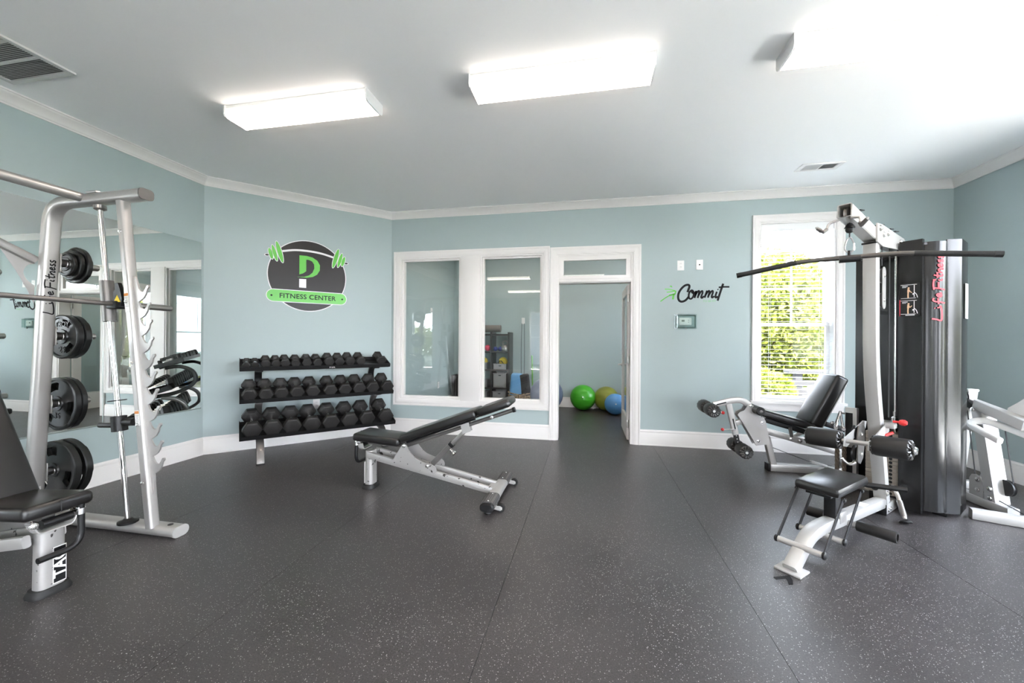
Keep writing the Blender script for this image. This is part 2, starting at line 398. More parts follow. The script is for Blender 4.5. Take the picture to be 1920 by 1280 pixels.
def text_mb(body, size, O, U, W, depth=0.001, align='CENTER', shear=0.0, bold=0.0, space=1.0):
    cu = bpy.data.curves.new('t', 'FONT'); cu.body = body; cu.size = size; cu.extrude = depth / 2; cu.align_x = align; cu.align_y = 'CENTER'
    cu.shear = shear; cu.offset = bold; cu.resolution_u = 3; cu.space_character = space
    ob = bpy.data.objects.new('t', cu); COL.objects.link(ob)
    dg = bpy.context.evaluated_depsgraph_get(); me = bpy.data.meshes.new_from_object(ob.evaluated_get(dg))
    O, U, W = V(O), V(U).normalized(), V(W).normalized(); N = U.cross(W)
    mb = MB().add([O + U * v.co.x + W * v.co.y + N * (v.co.z + depth / 2) for v in me.vertices], [tuple(p.vertices) for p in me.polygons])
    bpy.data.objects.remove(ob); bpy.data.curves.remove(cu); bpy.data.meshes.remove(me)
    return mb
def strokes_mb(strokes, O, U, W, width, depth=0.0015, smooth=True, taper=False):   # brush lettering: strokes of (a, b) points in the plane (U, W)
    O, U, W = V(O), V(U).normalized(), V(W).normalized(); N = U.cross(W); mb = MB()
    for st in strokes:
        w = width
        if isinstance(st, tuple): w, st = st
        p3 = [O + U * a + W * b + N * depth / 2 for a, b in st]
        if smooth and len(p3) > 2: p3 = catmull(p3, 5)
        q = w / 2; prof = [(-q, -depth / 2), (q, -depth / 2), (q, depth / 2), (-q, depth / 2)]
        sc = None
        if taper: n = len(p3); sc = [0.35 + 0.65 * math.sin(PI * min(1, max(0, (i + 0.5) / n))) ** 0.6 for i in range(n)]
        mb.sweep(p3, prof, N, True, False, sc)
    return mb
X_, Y_, Z_ = V((1, 0, 0)), V((0, 1, 0)), V((0, 0, 1))

# ------------------------------------------------------------------ room shell
def holed_wall(name, O, U, length, height, thick, holes):      # U: run direction, the room side is to the left of U x Z ... N = U x Z points into the room
    O, U = V(O), V(U).normalized(); N = U.cross(Z_)
    xs = sorted({0.0, length, *[h[0] for h in holes], *[h[1] for h in holes]}); zs = sorted({0.0, height, *[h[2] for h in holes], *[h[3] for h in holes]})
    solid = lambda i, j: 0 <= i < len(xs) - 1 and 0 <= j < len(zs) - 1 and not any(h[0] - 1e-6 <= xs[i] and xs[i + 1] <= h[1] + 1e-6 and h[2] - 1e-6 <= zs[j] and zs[j + 1] <= h[3] + 1e-6 for h in holes)
    idx = {}; vs = []; fs = []
    def vt(i, j, k):
        if (i, j, k) not in idx: idx[(i, j, k)] = len(vs); vs.append(O + U * xs[i] + Z_ * zs[j] - N * (thick * k))
        return idx[(i, j, k)]
    for i in range(len(xs) - 1):
        for j in range(len(zs) - 1):
            if not solid(i, j): continue
            fs.append((vt(i, j, 0), vt(i, j + 1, 0), vt(i + 1, j + 1, 0), vt(i + 1, j, 0))); fs.append((vt(i, j, 1), vt(i + 1, j, 1), vt(i + 1, j + 1, 1), vt(i, j + 1, 1)))
            for a, b, c, d, di, dj in ((i, j, i, j + 1, -1, 0), (i + 1, j + 1, i + 1, j, 1, 0), (i, j + 1, i + 1, j + 1, 0, 1), (i + 1, j, i, j, 0, -1)):
                if not solid(i + di, j + dj): fs.append((vt(a, b, 0), vt(a, b, 1), vt(c, d, 1), vt(c, d, 0)))
    return obj(name, MB().add(vs, fs), 'wall', kind='structure', smooth=0)

SY1, SXL, SXR = 7.80, -2.733, 1.60          # the small room behind the glazed wall
# each run goes so that the room lies on the U x Z side
holed_wall('wall_back', (XB - 0.02, D, 0), X_, XR - XB + 0.17, CZ, 0.15, [(0.148, 2.168, 0.465, 2.435), (2.348, 3.308, 0.0, 2.41), (4.738, 5.533, 0.60, 2.705)])
aU = V((XB - XL, D - YA, 0)).normalized(); aN = aU.cross(Z_); aL = (V((XB, D, 0)) - V((XL, YA, 0))).length
holed_wall('wall_diagonal', (XL, YA, 0), aU, aL, CZ, 0.15, [])
holed_wall('wall_left', (XL, YR, 0), Y_, YA - YR, CZ, 0.15, [])
RW = [(-0.95, 0.61), (1.55, 3.35), (-3.35, -1.75)]    # windows of the right wall, outside the frame
holed_wall('wall_right', (XR, D, 0), -Y_, D - YR, CZ, 0.15, [(D - b, D - a, 0.12, 2.705) for a, b in RW])
holed_wall('wall_rear', (XR + 0.15, YR, 0), -X_, XR - XL + 0.3, CZ, 0.15, [(XR + 0.15 - b, XR + 0.15 - a, z0, 2.45) for a, b, z0 in ((-2.25, -1.25, 0.05), (-0.85, 0.75, 0.12), (1.2, 3.2, 0.12))])
# small room
holed_wall('wall_studio_back', (SXL - 0.15, SY1, 0), X_, SXR - SXL + 0.3, CZ, 0.15, [])
holed_wall('wall_studio_left', (SXL, D + 0.15, 0), Y_, SY1 - D - 0.15, CZ, 0.15, [])
holed_wall('wall_studio_right', (SXR, SY1, 0), -Y_, SY1 - D - 0.15, CZ, 0.15, [(SY1 - 7.38, SY1 - 6.55, 0.60, 2.45)])
# ceiling and floors
outline = [(XL, YR), (XR, YR), (XR, D), (XB, D), (XL, YA)]
obj('ceiling', MB().prism([(XL - 0.15, YR - 0.15), (XR + 0.15, YR - 0.15), (XR + 0.15, D + 0.15), (SXR + 0.15, D + 0.15), (SXR + 0.15, SY1 + 0.15), (SXL - 0.15, SY1 + 0.15), (SXL - 0.15, D + 0.15), (XL - 0.15, YA + 0.1)], (0, 0, 0), X_, Y_, CZ, CZ + 0.2), 'ceil', kind='structure', smooth=0)
floor = obj('floor', MB().span((XL - 0.15, YR - 0.15, -0.2), (XR + 0.15, SY1 + 0.15, -0.008)), 'sub', kind='structure', smooth=0)
seams = [XL, -4.09 + 1.22 * 1, -4.09 + 1.22 * 2, -0.432, 0.788, 2.008, 3.228, XR]
def clip(poly, x, keep_gt):
    out = []
    for i in range(len(poly)):
        p, q = poly[i], poly[(i + 1) % len(poly)]; ip = (p[0] > x) == keep_gt; iq = (q[0] > x) == keep_gt
        if ip: out.append(p)
        if ip != iq: t = (x - p[0]) / (q[0] - p[0]); out.append((x, p[1] + t * (q[1] - p[1])))
    return out
for a, b in zip(seams[:-1], seams[1:]):
    g = 0.0011
    poly = clip(clip(outline, a + (g if a > XL else -1), True), b - (g if b < XR else -1), False)
    obj('rubber_sheet', MB().prism(poly, (0, 0, 0), X_, Y_, -0.008, 0.0), 'floor', floor, smooth=0)
obj('rubber_sheet', MB().span((SXL, D, -0.008), (SXR, SY1, 0.0)), 'floor', floor, smooth=0)

# crown moulding and baseboards: mitred runs round the room
crown_prof = [(0, -0.085), (0.010, -0.085), (0.012, -0.075), (0.018, -0.070), (0.022, -0.060), (0.040, -0.040), (0.066, -0.024), (0.074, -0.018), (0.078, -0.012), (0.090, -0.010), (0.092, 0.0), (0, 0.0)]
base_prof = [(0, 0), (0.019, 0), (0.019, 0.012), (0.016, 0.016), (0.016, 0.150), (0.013, 0.158), (0.015, 0.166), (0.012, 0.178), (0.006, 0.184), (0.004, 0.193), (0, 0.193)]
def offset_pt(prev, p, nxt, d):     # point p of a counter-clockwise outline moved inwards by d with a mitre
    t0 = (p - prev).normalized() if prev is not None else (nxt - p).normalized(); t1 = (nxt - p).normalized() if nxt is not None else t0
    n0, n1 = V((-t0.y, t0.x, 0)), V((-t1.y, t1.x, 0)); m = (n0 + n1).normalized(); return p + m * (d / max(0.3, m.dot(n0)))
def moulding(name, a, b, prof, z, prev=None, nxt=None, m='trim'):
    a, b = V((*a, 0)), V((*b, 0)); prev = V((*prev, 0)) if prev else None; nxt = V((*nxt, 0)) if nxt else None
    k = len(prof); vs = [offset_pt(prev, a, b, d) + Z_ * (z + h) for d, h in prof] + [offset_pt(a, b, nxt, d) + Z_ * (z + h) for d, h in prof]
    fs = [(q, (q + 1) % k, k + (q + 1) % k, k + q) for q in range(k)] + [tuple(range(k))[::-1], tuple(range(k, 2 * k))]
    return obj(name, MB().add(vs, fs), m, kind='structure', smooth=30)
n = len(outline)
names = ['rear', 'right', 'back', 'diagonal', 'left']
for i in range(n):
    a, b = outline[i], outline[(i + 1) % n]
    moulding('trim_%d' % (i + 1), a, b, crown_prof, CZ, outline[i - 1], outline[(i + 2) % n])
    if names[i] != 'back': moulding('baseboard_' + names[i], a, b, base_prof, 0, outline[i - 1], outline[(i + 2) % n])
moulding('baseboard_back', (XR, D), (0.640, D), base_prof, 0, (XR, YR), None)
moulding('baseboard_back_west', (-0.495, D), (XB, D), base_prof, 0, None, (XL, YA))
so = [(SXL, D + 0.15), (SXR, D + 0.15), (SXR, SY1), (SXL, SY1)]
moulding('baseboard_studio_back', so[2], so[3], base_prof, 0, so[1], so[0]); moulding('baseboard_studio_left', so[3], so[0], base_prof, 0, so[2], so[1]); moulding('baseboard_studio_right', so[1], so[2], base_prof, 0, so[0], so[3])

# casings: a moulded profile swept round an opening (closed or three-sided)
case_prof = [(0, 0), (0, 0.012), (0.012, 0.016), (0.016, 0.014), (0.020, 0.017), (0.058, 0.020), (0.064, 0.018), (0.068, 0.022), (0.082, 0.026), (0.090, 0.024), (0.090, 0)]
def casing(mb, rect, w, O, U, N, three=False, foot=0.0):   # rect = inner x0, x1, z0, z1 in the plane; profile (distance outwards, proud)
    x0, x1, z0, z1 = rect; k = w / 0.090; prof = [(d * k, h) for d, h in case_prof]
    ring = [(x0, z0, -1, -1), (x0, z1, -1, 1), (x1, z1, 1, 1), (x1, z0, 1, -1)]
    O, U, N = V(O), V(U), V(N); vs = []; m = len(prof)
    for x, z, sx, sz in ring:
        for d, h in prof:
            dz = 0 if (three and sz < 0) else sz * d
            vs.append(O + U * (x + sx * d) + Z_ * (z + dz) + N * h)
    fs = []
    for i in range(3 if three else 4):
        j = (i + 1) % 4
        fs += [(i * m + q, i * m + (q + 1) % m, j * m + (q + 1) % m, j * m + q) for q in range(m)]
    if three: fs += [tuple(range(m))[::-1], tuple(range(3 * m, 4 * m))]
    return mb.add(vs, fs)
def ring_frame(mb, rect, w, y0, y1, O, U, N):      # flat rectangular frame inside rect, bar width w, from depth y0 to y1 along N
    x0, x1, z0, z1 = rect; O, U, N = V(O), V(U), V(N)
    outer = [(x0, z0), (x1, z0), (x1, z1), (x0, z1)]; inner = [(x0 + w, z0 + w), (x1 - w, z0 + w), (x1 - w, z1 - w), (x0 + w, z1 - w)]
    vs = [O + U * a + Z_ * b + N * y for y in (y0, y1) for l in (outer, inner) for a, b in l]
    fs = []
    for i in range(4):
        j = (i + 1) % 4
        fs += [(i, j, 4 + j, 4 + i), (8 + i, 12 + i, 12 + j, 8 + j), (i, 8 + i, 8 + j, j), (4 + i, 4 + j, 12 + j, 12 + i)]
    return mb.add(vs, fs)

# window 1: the glazed pair between the two rooms
w1 = thing('window_1', None, None, (-1.595, D, 0.38), kind='structure')
BN = -Y_
mb = MB(); casing(mb, (-2.605, -0.585, 0.465, 2.435), 0.085, (0, D, 0), X_, BN); obj('casing', mb, 'trim', w1)
mb = MB(); casing(mb, (-2.605, -0.585, 0.465, 2.435), 0.085, (0, D + 0.15, 0), X_, Y_); obj('casing', mb, 'trim', w1)
mb = MB().span((-1.705, D - 0.012, 0.45), (-1.435, D + 0.15, 2.437), 0.004); obj('mullion', mb, 'trim', w1)
for x0, x1 in ((-2.605, -1.705), (-1.435, -0.585)):
    mb = MB(); ring_frame(mb, (x0, x1, 0.465, 2.435), 0.022, 0.0, -0.15, (0, D, 0), X_, BN); ring_frame(mb, (x0 + 0.02, x1 - 0.02, 0.485, 2.415), 0.026, -0.035, -0.085, (0, D, 0), X_, BN)
    obj('sash', mb, 'trim', w1)
    obj('pane', MB().span((x0 + 0.02, D + 0.058, 0.485), (x1 - 0.02, D + 0.064, 2.415)), 'glass', w1, smooth=0)
# door 1: cased opening, transom light and the open glazed leaf
d1 = thing('door_1', None, None, (0.07, D, 0), kind='structure')
mb = MB(); casing(mb, (-0.400, 0.545, 0.0, 2.405), 0.095, (0, D, 0), X_, BN, True); obj('casing', mb, 'trim', d1)
mb = MB(); casing(mb, (-0.400, 0.545, 0.0, 2.405), 0.095, (0, D + 0.15, 0), X_, Y_, True); obj('casing', mb, 'trim', d1)
mb = MB().span((-0.405, D - 0.001, 0), (-0.380, D + 0.151, 2.41)).span((0.520, D - 0.001, 0), (0.545, D + 0.151, 2.41)).span((-0.38, D - 0.001, 2.385), (0.52, D + 0.151, 2.41)); obj('jamb', mb, 'trim', d1, smooth=0)
mb = MB().span((-0.38, D + 0.005, 2.035), (0.52, D + 0.15, 2.075), 0.004).span((-0.38, D - 0.014, 2.045), (0.52, D + 0.03, 2.088), 0.006); obj('transom_bar', mb, 'trim', d1)
mb = MB(); ring_frame(mb, (-0.38, 0.52, 2.07, 2.387), 0.058, -0.012, -0.06, (0, D, 0), X_, BN); obj('transom_sash', mb, 'trim', d1, smooth=0)
obj('pane', MB().span((-0.33, D + 0.033, 2.12), (0.47, D + 0.038, 2.335)), 'glass', d1, smooth=0)
lx0, lx1, ly0, ly1 = 0.497, 0.535, D + 0.175, D + 1.035
leaf = MB(); ring_frame(leaf, (ly0, ly1, 0.012, 2.03), 0.115, -lx0, -lx1, (0, 0, 0), Y_, -X_); leaf.span((lx0, ly0 + 0.1, 0.12), (lx1, ly1 - 0.1, 0.28))
leafo = obj('door_leaf', leaf, 'trim', d1, smooth=0)
obj('pane', MB().span((0.513, ly0 + 0.1, 0.27), (0.519, ly1 - 0.1, 1.93)), 'glass', leafo, smooth=0)
for z in (0.22, 1.05, 1.85):
    mb = MB().span((0.4925, ly0 - 0.022, z - 0.05), (0.5355, ly0 - 0.001, z + 0.05), 0.003); mb.tube([(0.512, ly0 - 0.024, z - 0.05), (0.512, ly0 - 0.024, z + 0.05)], 0.007); obj('hinge', mb, 'steel', d1)
for sx, x in ((-1, lx0), (1, lx1)):
    mb = MB().lathe([(0.027, 0), (0.027, 0.007), (0.012, 0.012), (0.010, 0.045), (0, 0.045)], (x, ly1 - 0.06, 0.945), (sx, 0, 0), 16)
    mb.tube(fillet([(x + sx * 0.04, ly1 - 0.06, 0.945), (x + sx * 0.055, ly1 - 0.07, 0.945), (x + sx * 0.055, ly1 - 0.175, 0.945)], 0.012), 0.0085, 8); obj('lever_handle', mb, 'steel', leafo)

# double-hung windows with blinds
def hung_window(name, O, U, x0, x1, z0, z1, mid, rows, wall=0.15, cas=True, loc=None):     # O + U*x on the room face; room side = U x Z
    O, U = V(O), V(U); N = U.cross(Z_); w = thing(name, None, None, O + U * ((x0 + x1) / 2) + Z_ * z0, kind='structure')
    P = lambda x, y, z: O + U * x + N * y + Z_ * z
    def bar(mb, xa, xb, za, zb, ya, yb):
        pts = [P(x, y, z) for z in (za, zb) for y in (ya, yb) for x in (xa, xb)]
        return mb.add(pts, [(0, 2, 3, 1), (4, 5, 7, 6), (0, 1, 5, 4), (2, 6, 7, 3), (0, 4, 6, 2), (1, 3, 7, 5)])
    if cas:
        mb = MB(); casing(mb, (x0, x1, z0, z1), 0.082, O, U, N, True); obj('casing', mb, 'trim', w)
        mb = MB(); bar(mb, x0 - 0.10, x1 + 0.10, z0 - 0.03, z0, -0.10, 0.05); obj('stool', mb, 'trim', w, smooth=0)
        mb = MB(); bar(mb, x0 - 0.08, x1 + 0.08, z0 - 0.115, z0 - 0.03, 0, 0.018); bar(mb, x0 - 0.08, x1 + 0.08, z0 - 0.052, z0 - 0.03, 0, 0.028); obj('apron', mb, 'trim', w, smooth=0)
    mb = MB(); ring_frame(mb, (x0, x1, z0, z1), 0.018, 0, -wall, O, U, N); obj('jamb', mb, 'trim', w, smooth=0)
    a, b = x0 + 0.016, x1 - 0.016
    for nm, za, zb, y in (('lower_sash', z0 + 0.016, mid + 0.02, -0.085), ('upper_sash', mid - 0.02, z1 - 0.016, -0.12)):
        mb = MB(); ring_frame(mb, (a, b, za, zb), 0.04, y, y - 0.03, O, U, N); so_ = obj(nm, mb, 'trim', w, smooth=0)
        mb = MB(); bar(mb, a + 0.035, b - 0.035, za + 0.035, zb - 0.035, y - 0.013, y - 0.017); obj('pane', mb, 'glass_out', so_, smooth=0)
        if nm == 'upper_sash' and rows:
            xm = (a + b) / 2; mb = MB(); bar(mb, xm - 0.008, xm + 0.008, za + 0.035, zb - 0.035, y - 0.006, y - 0.024); obj('muntin', mb, 'trim', so_, smooth=0)
            for z in rows: mb = MB(); bar(mb, a + 0.035, b - 0.035, z - 0.008, z + 0.008, y - 0.007, y - 0.023); obj('muntin', mb, 'trim', so_, smooth=0)
    return w
def blind(label, O, U, x0, x1, z0, z1, pitch, tilt=0.0, depth=-0.045, drop=None):
    O, U = V(O), V(U); N = U.cross(Z_); base = O + U * ((x0 + x1) / 2) + N * depth
    rz = math.atan2(U.y, U.x); t = thing('window_blind', label, 'blind', base + Z_ * z0, rz)   # local x = U, local -y = N
    wd = x1 - x0 - 0.05; H = z1 - z0
    obj('valance', MB().box((0, -0.020, H - 0.045), (wd + 0.03, 0.014, 0.085), None, 0.003).box((0, 0.003, H - 0.025), (wd, 0.04, 0.045)), 'blind', t, world=False)
    obj('bottom_rail', MB().box((0, 0, 0.022), (wd, 0.05, 0.020), None, 0.004), 'blind', t, world=False)
    sl = None; z = 0.022 + pitch
    R = Matrix.Rotation(tilt, 3, 'X')
    while z < H - 0.10:
        if sl is None: sl = obj('slat', MB().box((0, 0, 0), (wd, 0.046, 0.003), R), 'blind', t, world=False, smooth=0); s0 = sl
        else: s0 = sl.copy(); COL.objects.link(s0)
        s0.location = (0, 0, z); z += pitch
    mb = MB()
    for x in (-wd * 0.36, wd * 0.36):
        for y in (-0.025, 0.025): mb.tube([(x, y, 0.03), (x, y, H - 0.07)], 0.0012, 5)
    obj('ladder_cord', mb, 'blind', t, world=False, smooth=0)
    mb = MB().tube([(-wd * 0.44, -0.032, H - 0.1), (-wd * 0.44, -0.034, H - 0.95)], 0.0035, 6); obj('tilt_wand', mb, 'clear', t, world=False)
    return t
hung_window('window_2', (0, D, 0), X_, 1.985, 2.780, 0.60, 2.705, 1.50, [1.935, 2.38])
blind('white slatted blind over the window beside the lat pulldown tower', (0, D, 0), X_, 1.985, 2.780, 0.62, 2.69, 0.047)
hung_window('window_3', (SXR, SY1, 0), -Y_, SY1 - 7.38, SY1 - 6.55, 0.60, 2.45, 1.45, [1.9])
blind('white slatted blind on the small room window, seen only in the mirror', (SXR, SY1, 0), -Y_, SY1 - 7.38, SY1 - 6.55, 0.62, 2.44, 0.047)
for i, (a, b) in enumerate(RW):
    hung_window('window_%d' % (4 + i), (XR, D, 0), -Y_, D - b, D - a, 0.12, 2.705, 1.50, [1.935, 2.38])
blind('white slatted blind in the side wall, reflected faintly in the glazing', (XR, D, 0), -Y_, D - RW[0][1], D - RW[0][0], 0.14, 2.69, 0.047)
for i, (a, b, z0) in enumerate(((-2.25, -1.25, 0.05), (-0.85, 0.75, 0.12), (1.2, 3.2, 0.12))):  # the two wider rear windows are unseen, added to light the ceiling
    x0, x1 = XR + 0.15 - b, XR + 0.15 - a
    hung_window('window_%d' % (7 + i), (XR + 0.15, YR, 0), -X_, x0, x1, z0, 2.45, 1.45, [1.9], cas=(z0 > 0.1))

# mirror panels on the left wall
for y0, y1, lab in ((2.7145, 3.603, 'mirror panel nearest the diagonal wall, behind the smith machine uprights'), (1.4925, 2.7115, 'mirror panel behind the plate pegs and the seat end of the steep bench'), (0.27, 1.4895, 'mirror panel at the far left, cut by the photo edge')):
    t = thing('wall_mirror', lab, 'mirror', (XL, (y0 + y1) / 2, 0.53), group='mirror panels on the left wall')
    obj('backing', MB().span((XL, y0, 0.527), (XL + 0.004, y1, 2.341)), 'mirror_edge', t, smooth=0)
    obj('glass_face', MB().span((XL + 0.004, y0 + 0.001, 0.528), (XL + 0.007, y1 - 0.001, 2.340)), 'mirror', t, smooth=0)
obj('trim_20', MB().span((XL, 0.27, 0.515), (XL + 0.012, 3.605, 0.528)), 'mirror_edge', kind='structure')

# ceiling lights
LN = {-2.15: 'left', -0.2: 'middle', 1.75: 'right'}
def light(cx, cyy, label):
    t = thing('ceiling_light', label, 'ceiling light', (cx, cyy, CZ), group='wraparound ceiling lights')
    L2, zb = 0.6, -0.086
    mb = MB().span((-L2, -0.106, -0.032), (L2, 0.106, 0.0), 0.004)
    obj('housing', mb, 'lampwhite', t, world=False)
    prof = [(-0.100, -0.031), (-0.109, -0.034), (-0.107, -0.062), (-0.098, -0.080), (-0.080, zb), (-0.008, zb), (0.0, zb + 0.007), (0.008, zb), (0.080, zb), (0.098, -0.080), (0.107, -0.062), (0.109, -0.034), (0.100, -0.031)]
    mb = MB().sweep([(-L2 + 0.012, 0, 0), (L2 - 0.012, 0, 0)], prof[3:-3], Z_, caps=True)
    obj('lens', mb, 'lamp', t, world=False)
    for sd in (prof[:4], prof[-4:]):
        obj('lens_side', MB().sweep([(-L2 + 0.012, 0, 0), (L2 - 0.012, 0, 0)], sd + [(sd[-1][0] * 0.97, sd[-1][1]), (sd[0][0] * 0.97, sd[0][1])], Z_, caps=True), 'lampside', t, world=False)
    for s in (-1, 1):
        mb = MB().prism([(-0.112, 0.0), (-0.112, -0.062), (-0.102, -0.083), (-0.084, -0.090), (0.084, -0.090), (0.102, -0.083), (0.112, -0.062), (0.112, 0.0)], (s * (L2 - 0.006), 0, 0), Y_, Z_, -0.006, 0.006)
        obj('end_cap', mb, 'lampwhite', t, world=False)
    return t
L0 = light(-2.15, 2.645, 'white wraparound ceiling light nearest the ceiling return grille, left of three')
dup(L0, 'white wraparound ceiling light in the middle of the visible row', loc=(-0.2, 2.645, CZ))
dup(L0, 'white wraparound ceiling light cut by the right edge of the photo', loc=(1.75, 2.645, CZ))
for yy, w in ((-0.2, 'second row, right overhead'), (-3.05, 'third row, behind the camera')):
    for x, s in LN.items(): dup(L0, 'ceiling light of the %s, %s one' % (w, {'left': 'mirror side', 'middle': 'middle', 'right': 'window side'}[s]), loc=(x, yy, CZ))

for x in (-1.5, 0.55): dup(L0, 'unseen ceiling light added to brighten the small room, %s one' % ('shelf side' if x < 0 else 'door side'), loc=(x, 6.55, CZ))  # out of view, added to brighten the small room
# ceiling grilles
t = thing('return_grille', 'large white return air grille in the ceiling above the smith machine', 'vent', (-3.69, 1.60, CZ))
mb = MB(); ring_frame(mb, (-0.285, 0.285, -0.45, 0.45), 0.03, 0, 0, (0, 0, 0), X_, Z_)
fr = MB()
for x0, x1, y0, y1 in ((-0.285, 0.285, 0.42, 0.45), (-0.285, 0.285, -0.45, -0.42), (-0.285, -0.25, -0.42, 0.42), (0.25, 0.285, -0.42, 0.42)): fr.span((x0, y0, -0.012), (x1, y1, 0.0))
for y in (-0.28, -0.14, 0, 0.14, 0.28): fr.span((-0.25, y - 0.009, -0.012), (0.25, y + 0.009, 0))
obj('frame', fr, 'vent', t, world=False, smooth=0)
obj('backing', MB().span((-0.25, -0.42, -0.001), (0.25, 0.42, 0.0)), 'ventdark', t, world=False, smooth=0)
mb = MB(); R = Matrix.Rotation(0.7, 3, 'X')
for k in range(70):
    y = -0.415 + k * 0.012
    mb.box((0, y, -0.006), (0.5, 0.010, 0.0015), R)
o = obj('louver', mb, 'vent', t, world=False, smooth=0); o['kind'] = 'stuff'
t = thing('supply_register', 'small white ceiling register above the window with two louver banks', 'vent', (2.275, 4.49, CZ))
fr = MB()
for x0, x1, y0, y1 in ((-0.19, 0.19, 0.06, 0.085), (-0.19, 0.19, -0.085, -0.06), (-0.19, -0.15, -0.06, 0.06), (0.15, 0.19, -0.06, 0.06), (-0.008, 0.008, -0.06, 0.06)): fr.span((x0, y0, -0.010), (x1, y1, 0.0))
obj('frame', fr, 'trim', t, world=False, smooth=0); obj('backing', MB().span((-0.15, -0.06, -0.001), (0.15, 0.06, 0)), 'ventdark', t, world=False, smooth=0)
for x0, a in ((-0.15, 0.7), (0.008, -0.7)):
    mb = MB(); R = Matrix.Rotation(a, 3, 'Y')
    for k in range(11): mb.box((x0 + 0.007 + k * 0.0128, 0, -0.005), (0.011, 0.12, 0.0012), R)
    o = obj('louver', mb, 'trim', t, world=False, smooth=0); o['kind'] = 'stuff'

# ------------------------------------------------------------------ wall graphics and fittings
# round sign on the diagonal wall: a = distance along the wall from the left corner, z = height
SO = V((XL, YA, 0)) + aU * 1.04 + Z_ * 2.08
sg = thing('wall_sign', 'round black and green fitness center sign with barbell on the diagonal wall', 'sign', SO)
def sp(poly, d0, d1, m, nm, lab=None, holes=()):
    return obj(nm, MB().prism(poly, SO, aU, Z_, d0, d1, holes), m, sg, lab, smooth=0)
sp(circ(0.446, 72), 0.0, 0.0015, 'sign_white', 'disc_border', 'thin white outline'); sp(circ(0.436, 72), 0.0015, 0.003, 'vinyl_sign', 'disc', 'glossy black disc')
# curved white bar
arc = []
top = [(-0.288, 0.277), (-0.15, 0.308), (0.0, 0.315), (0.15, 0.303), (0.285, 0.272)]
mb = strokes_mb([(0.024, top)], SO + aN * 0.003, aU, Z_, 0.024, 0.001); obj('barbell_bar', mb, 'sign_white', sg, 'white curved bar')
def ell(cx, cz, rx, rz, ang, n=20):
    return [(cx + rx * math.cos(t) * math.cos(ang) - rz * math.sin(t) * math.sin(ang), cz + rx * math.cos(t) * math.sin(ang) + rz * math.sin(t) * math.cos(ang)) for t in [2 * PI * i / n for i in range(n)]]
for s in (-1, 1):
    for cx, cz, rz in ((0.316, 0.262, 0.130), (0.368, 0.244, 0.098), (0.408, 0.232, 0.066)):
        sp(ell(s * cx, cz, 0.030 if rz > 0.1 else 0.026, rz + 0.007, s * -0.27), 0.0018, 0.0036, 'sign_white', 'plate_border')
        sp(ell(s * cx, cz, 0.023 if rz > 0.1 else 0.019, rz, s * -0.27), 0.0036, 0.0046, 'sign_green', 'green_plate')
    sp(ell(s * 0.448, 0.212, 0.026, 0.015, 0), 0.0018, 0.003, 'sign_white', 'knob_border'); sp(ell(s * 0.446, 0.212, 0.019, 0.010, 0), 0.003, 0.0042, 'vinyl_sign', 'barbell_knob')
# letter P: green stem and bowl with a swash, white foot
sp([(-0.103, 0.240), (-0.026, 0.228), (-0.026, 0.060), (-0.060, 0.030), (-0.103, 0.012)], 0.003, 0.0045, 'sign_green', 'letter_stem')
bo = [(-0.103, 0.250), (-0.02, 0.252), (0.045, 0.240), (0.100, 0.205), (0.130, 0.150), (0.128, 0.085), (0.098, 0.030), (0.050, -0.004), (-0.02, -0.022), (-0.128, -0.020), (-0.05, -0.012), (0.005, 0.010), (0.045, 0.050), (0.065, 0.105), (0.062, 0.155), (0.040, 0.190), (0.005, 0.205), (-0.103, 0.205)]
sp(bo, 0.003, 0.0046, 'sign_green', 'letter_bowl')
sp([(-0.104, -0.043), (-0.026, -0.040), (-0.026, -0.150), (-0.104, -0.150)], 0.003, 0.0045, 'sign_white', 'letter_foot')
def pill(hw, hh, c, n=14): return [(c[0] + hw - hh + hh * math.cos(a), c[1] + hh * math.sin(a)) for a in [-PI / 2 + PI * i / n for i in range(n + 1)]] + [(c[0] - hw + hh + hh * math.cos(a), c[1] + hh * math.sin(a)) for a in [PI / 2 + PI * i / n for i in range(n + 1)]]
sp(pill(0.455, 0.078, (0, -0.264)), 0.003, 0.0045, 'sign_white', 'banner_border'); sp(pill(0.447, 0.070, (0, -0.264)), 0.0045, 0.006, 'sign_green', 'banner', 'green name banner')
for s in (-1, 1): sp(circ(0.0115, 12, (s * 0.398, -0.266)), 0.006, 0.007, 'ink', 'banner_dot')
mb = text_mb('FITNESS CENTER', 0.082, SO + Z_ * -0.266 + aN * 0.006, aU, Z_, 0.001, space=1.04, bold=0.0012); obj('lettering', mb, 'ink', sg, 'black words FITNESS CENTER', smooth=0)

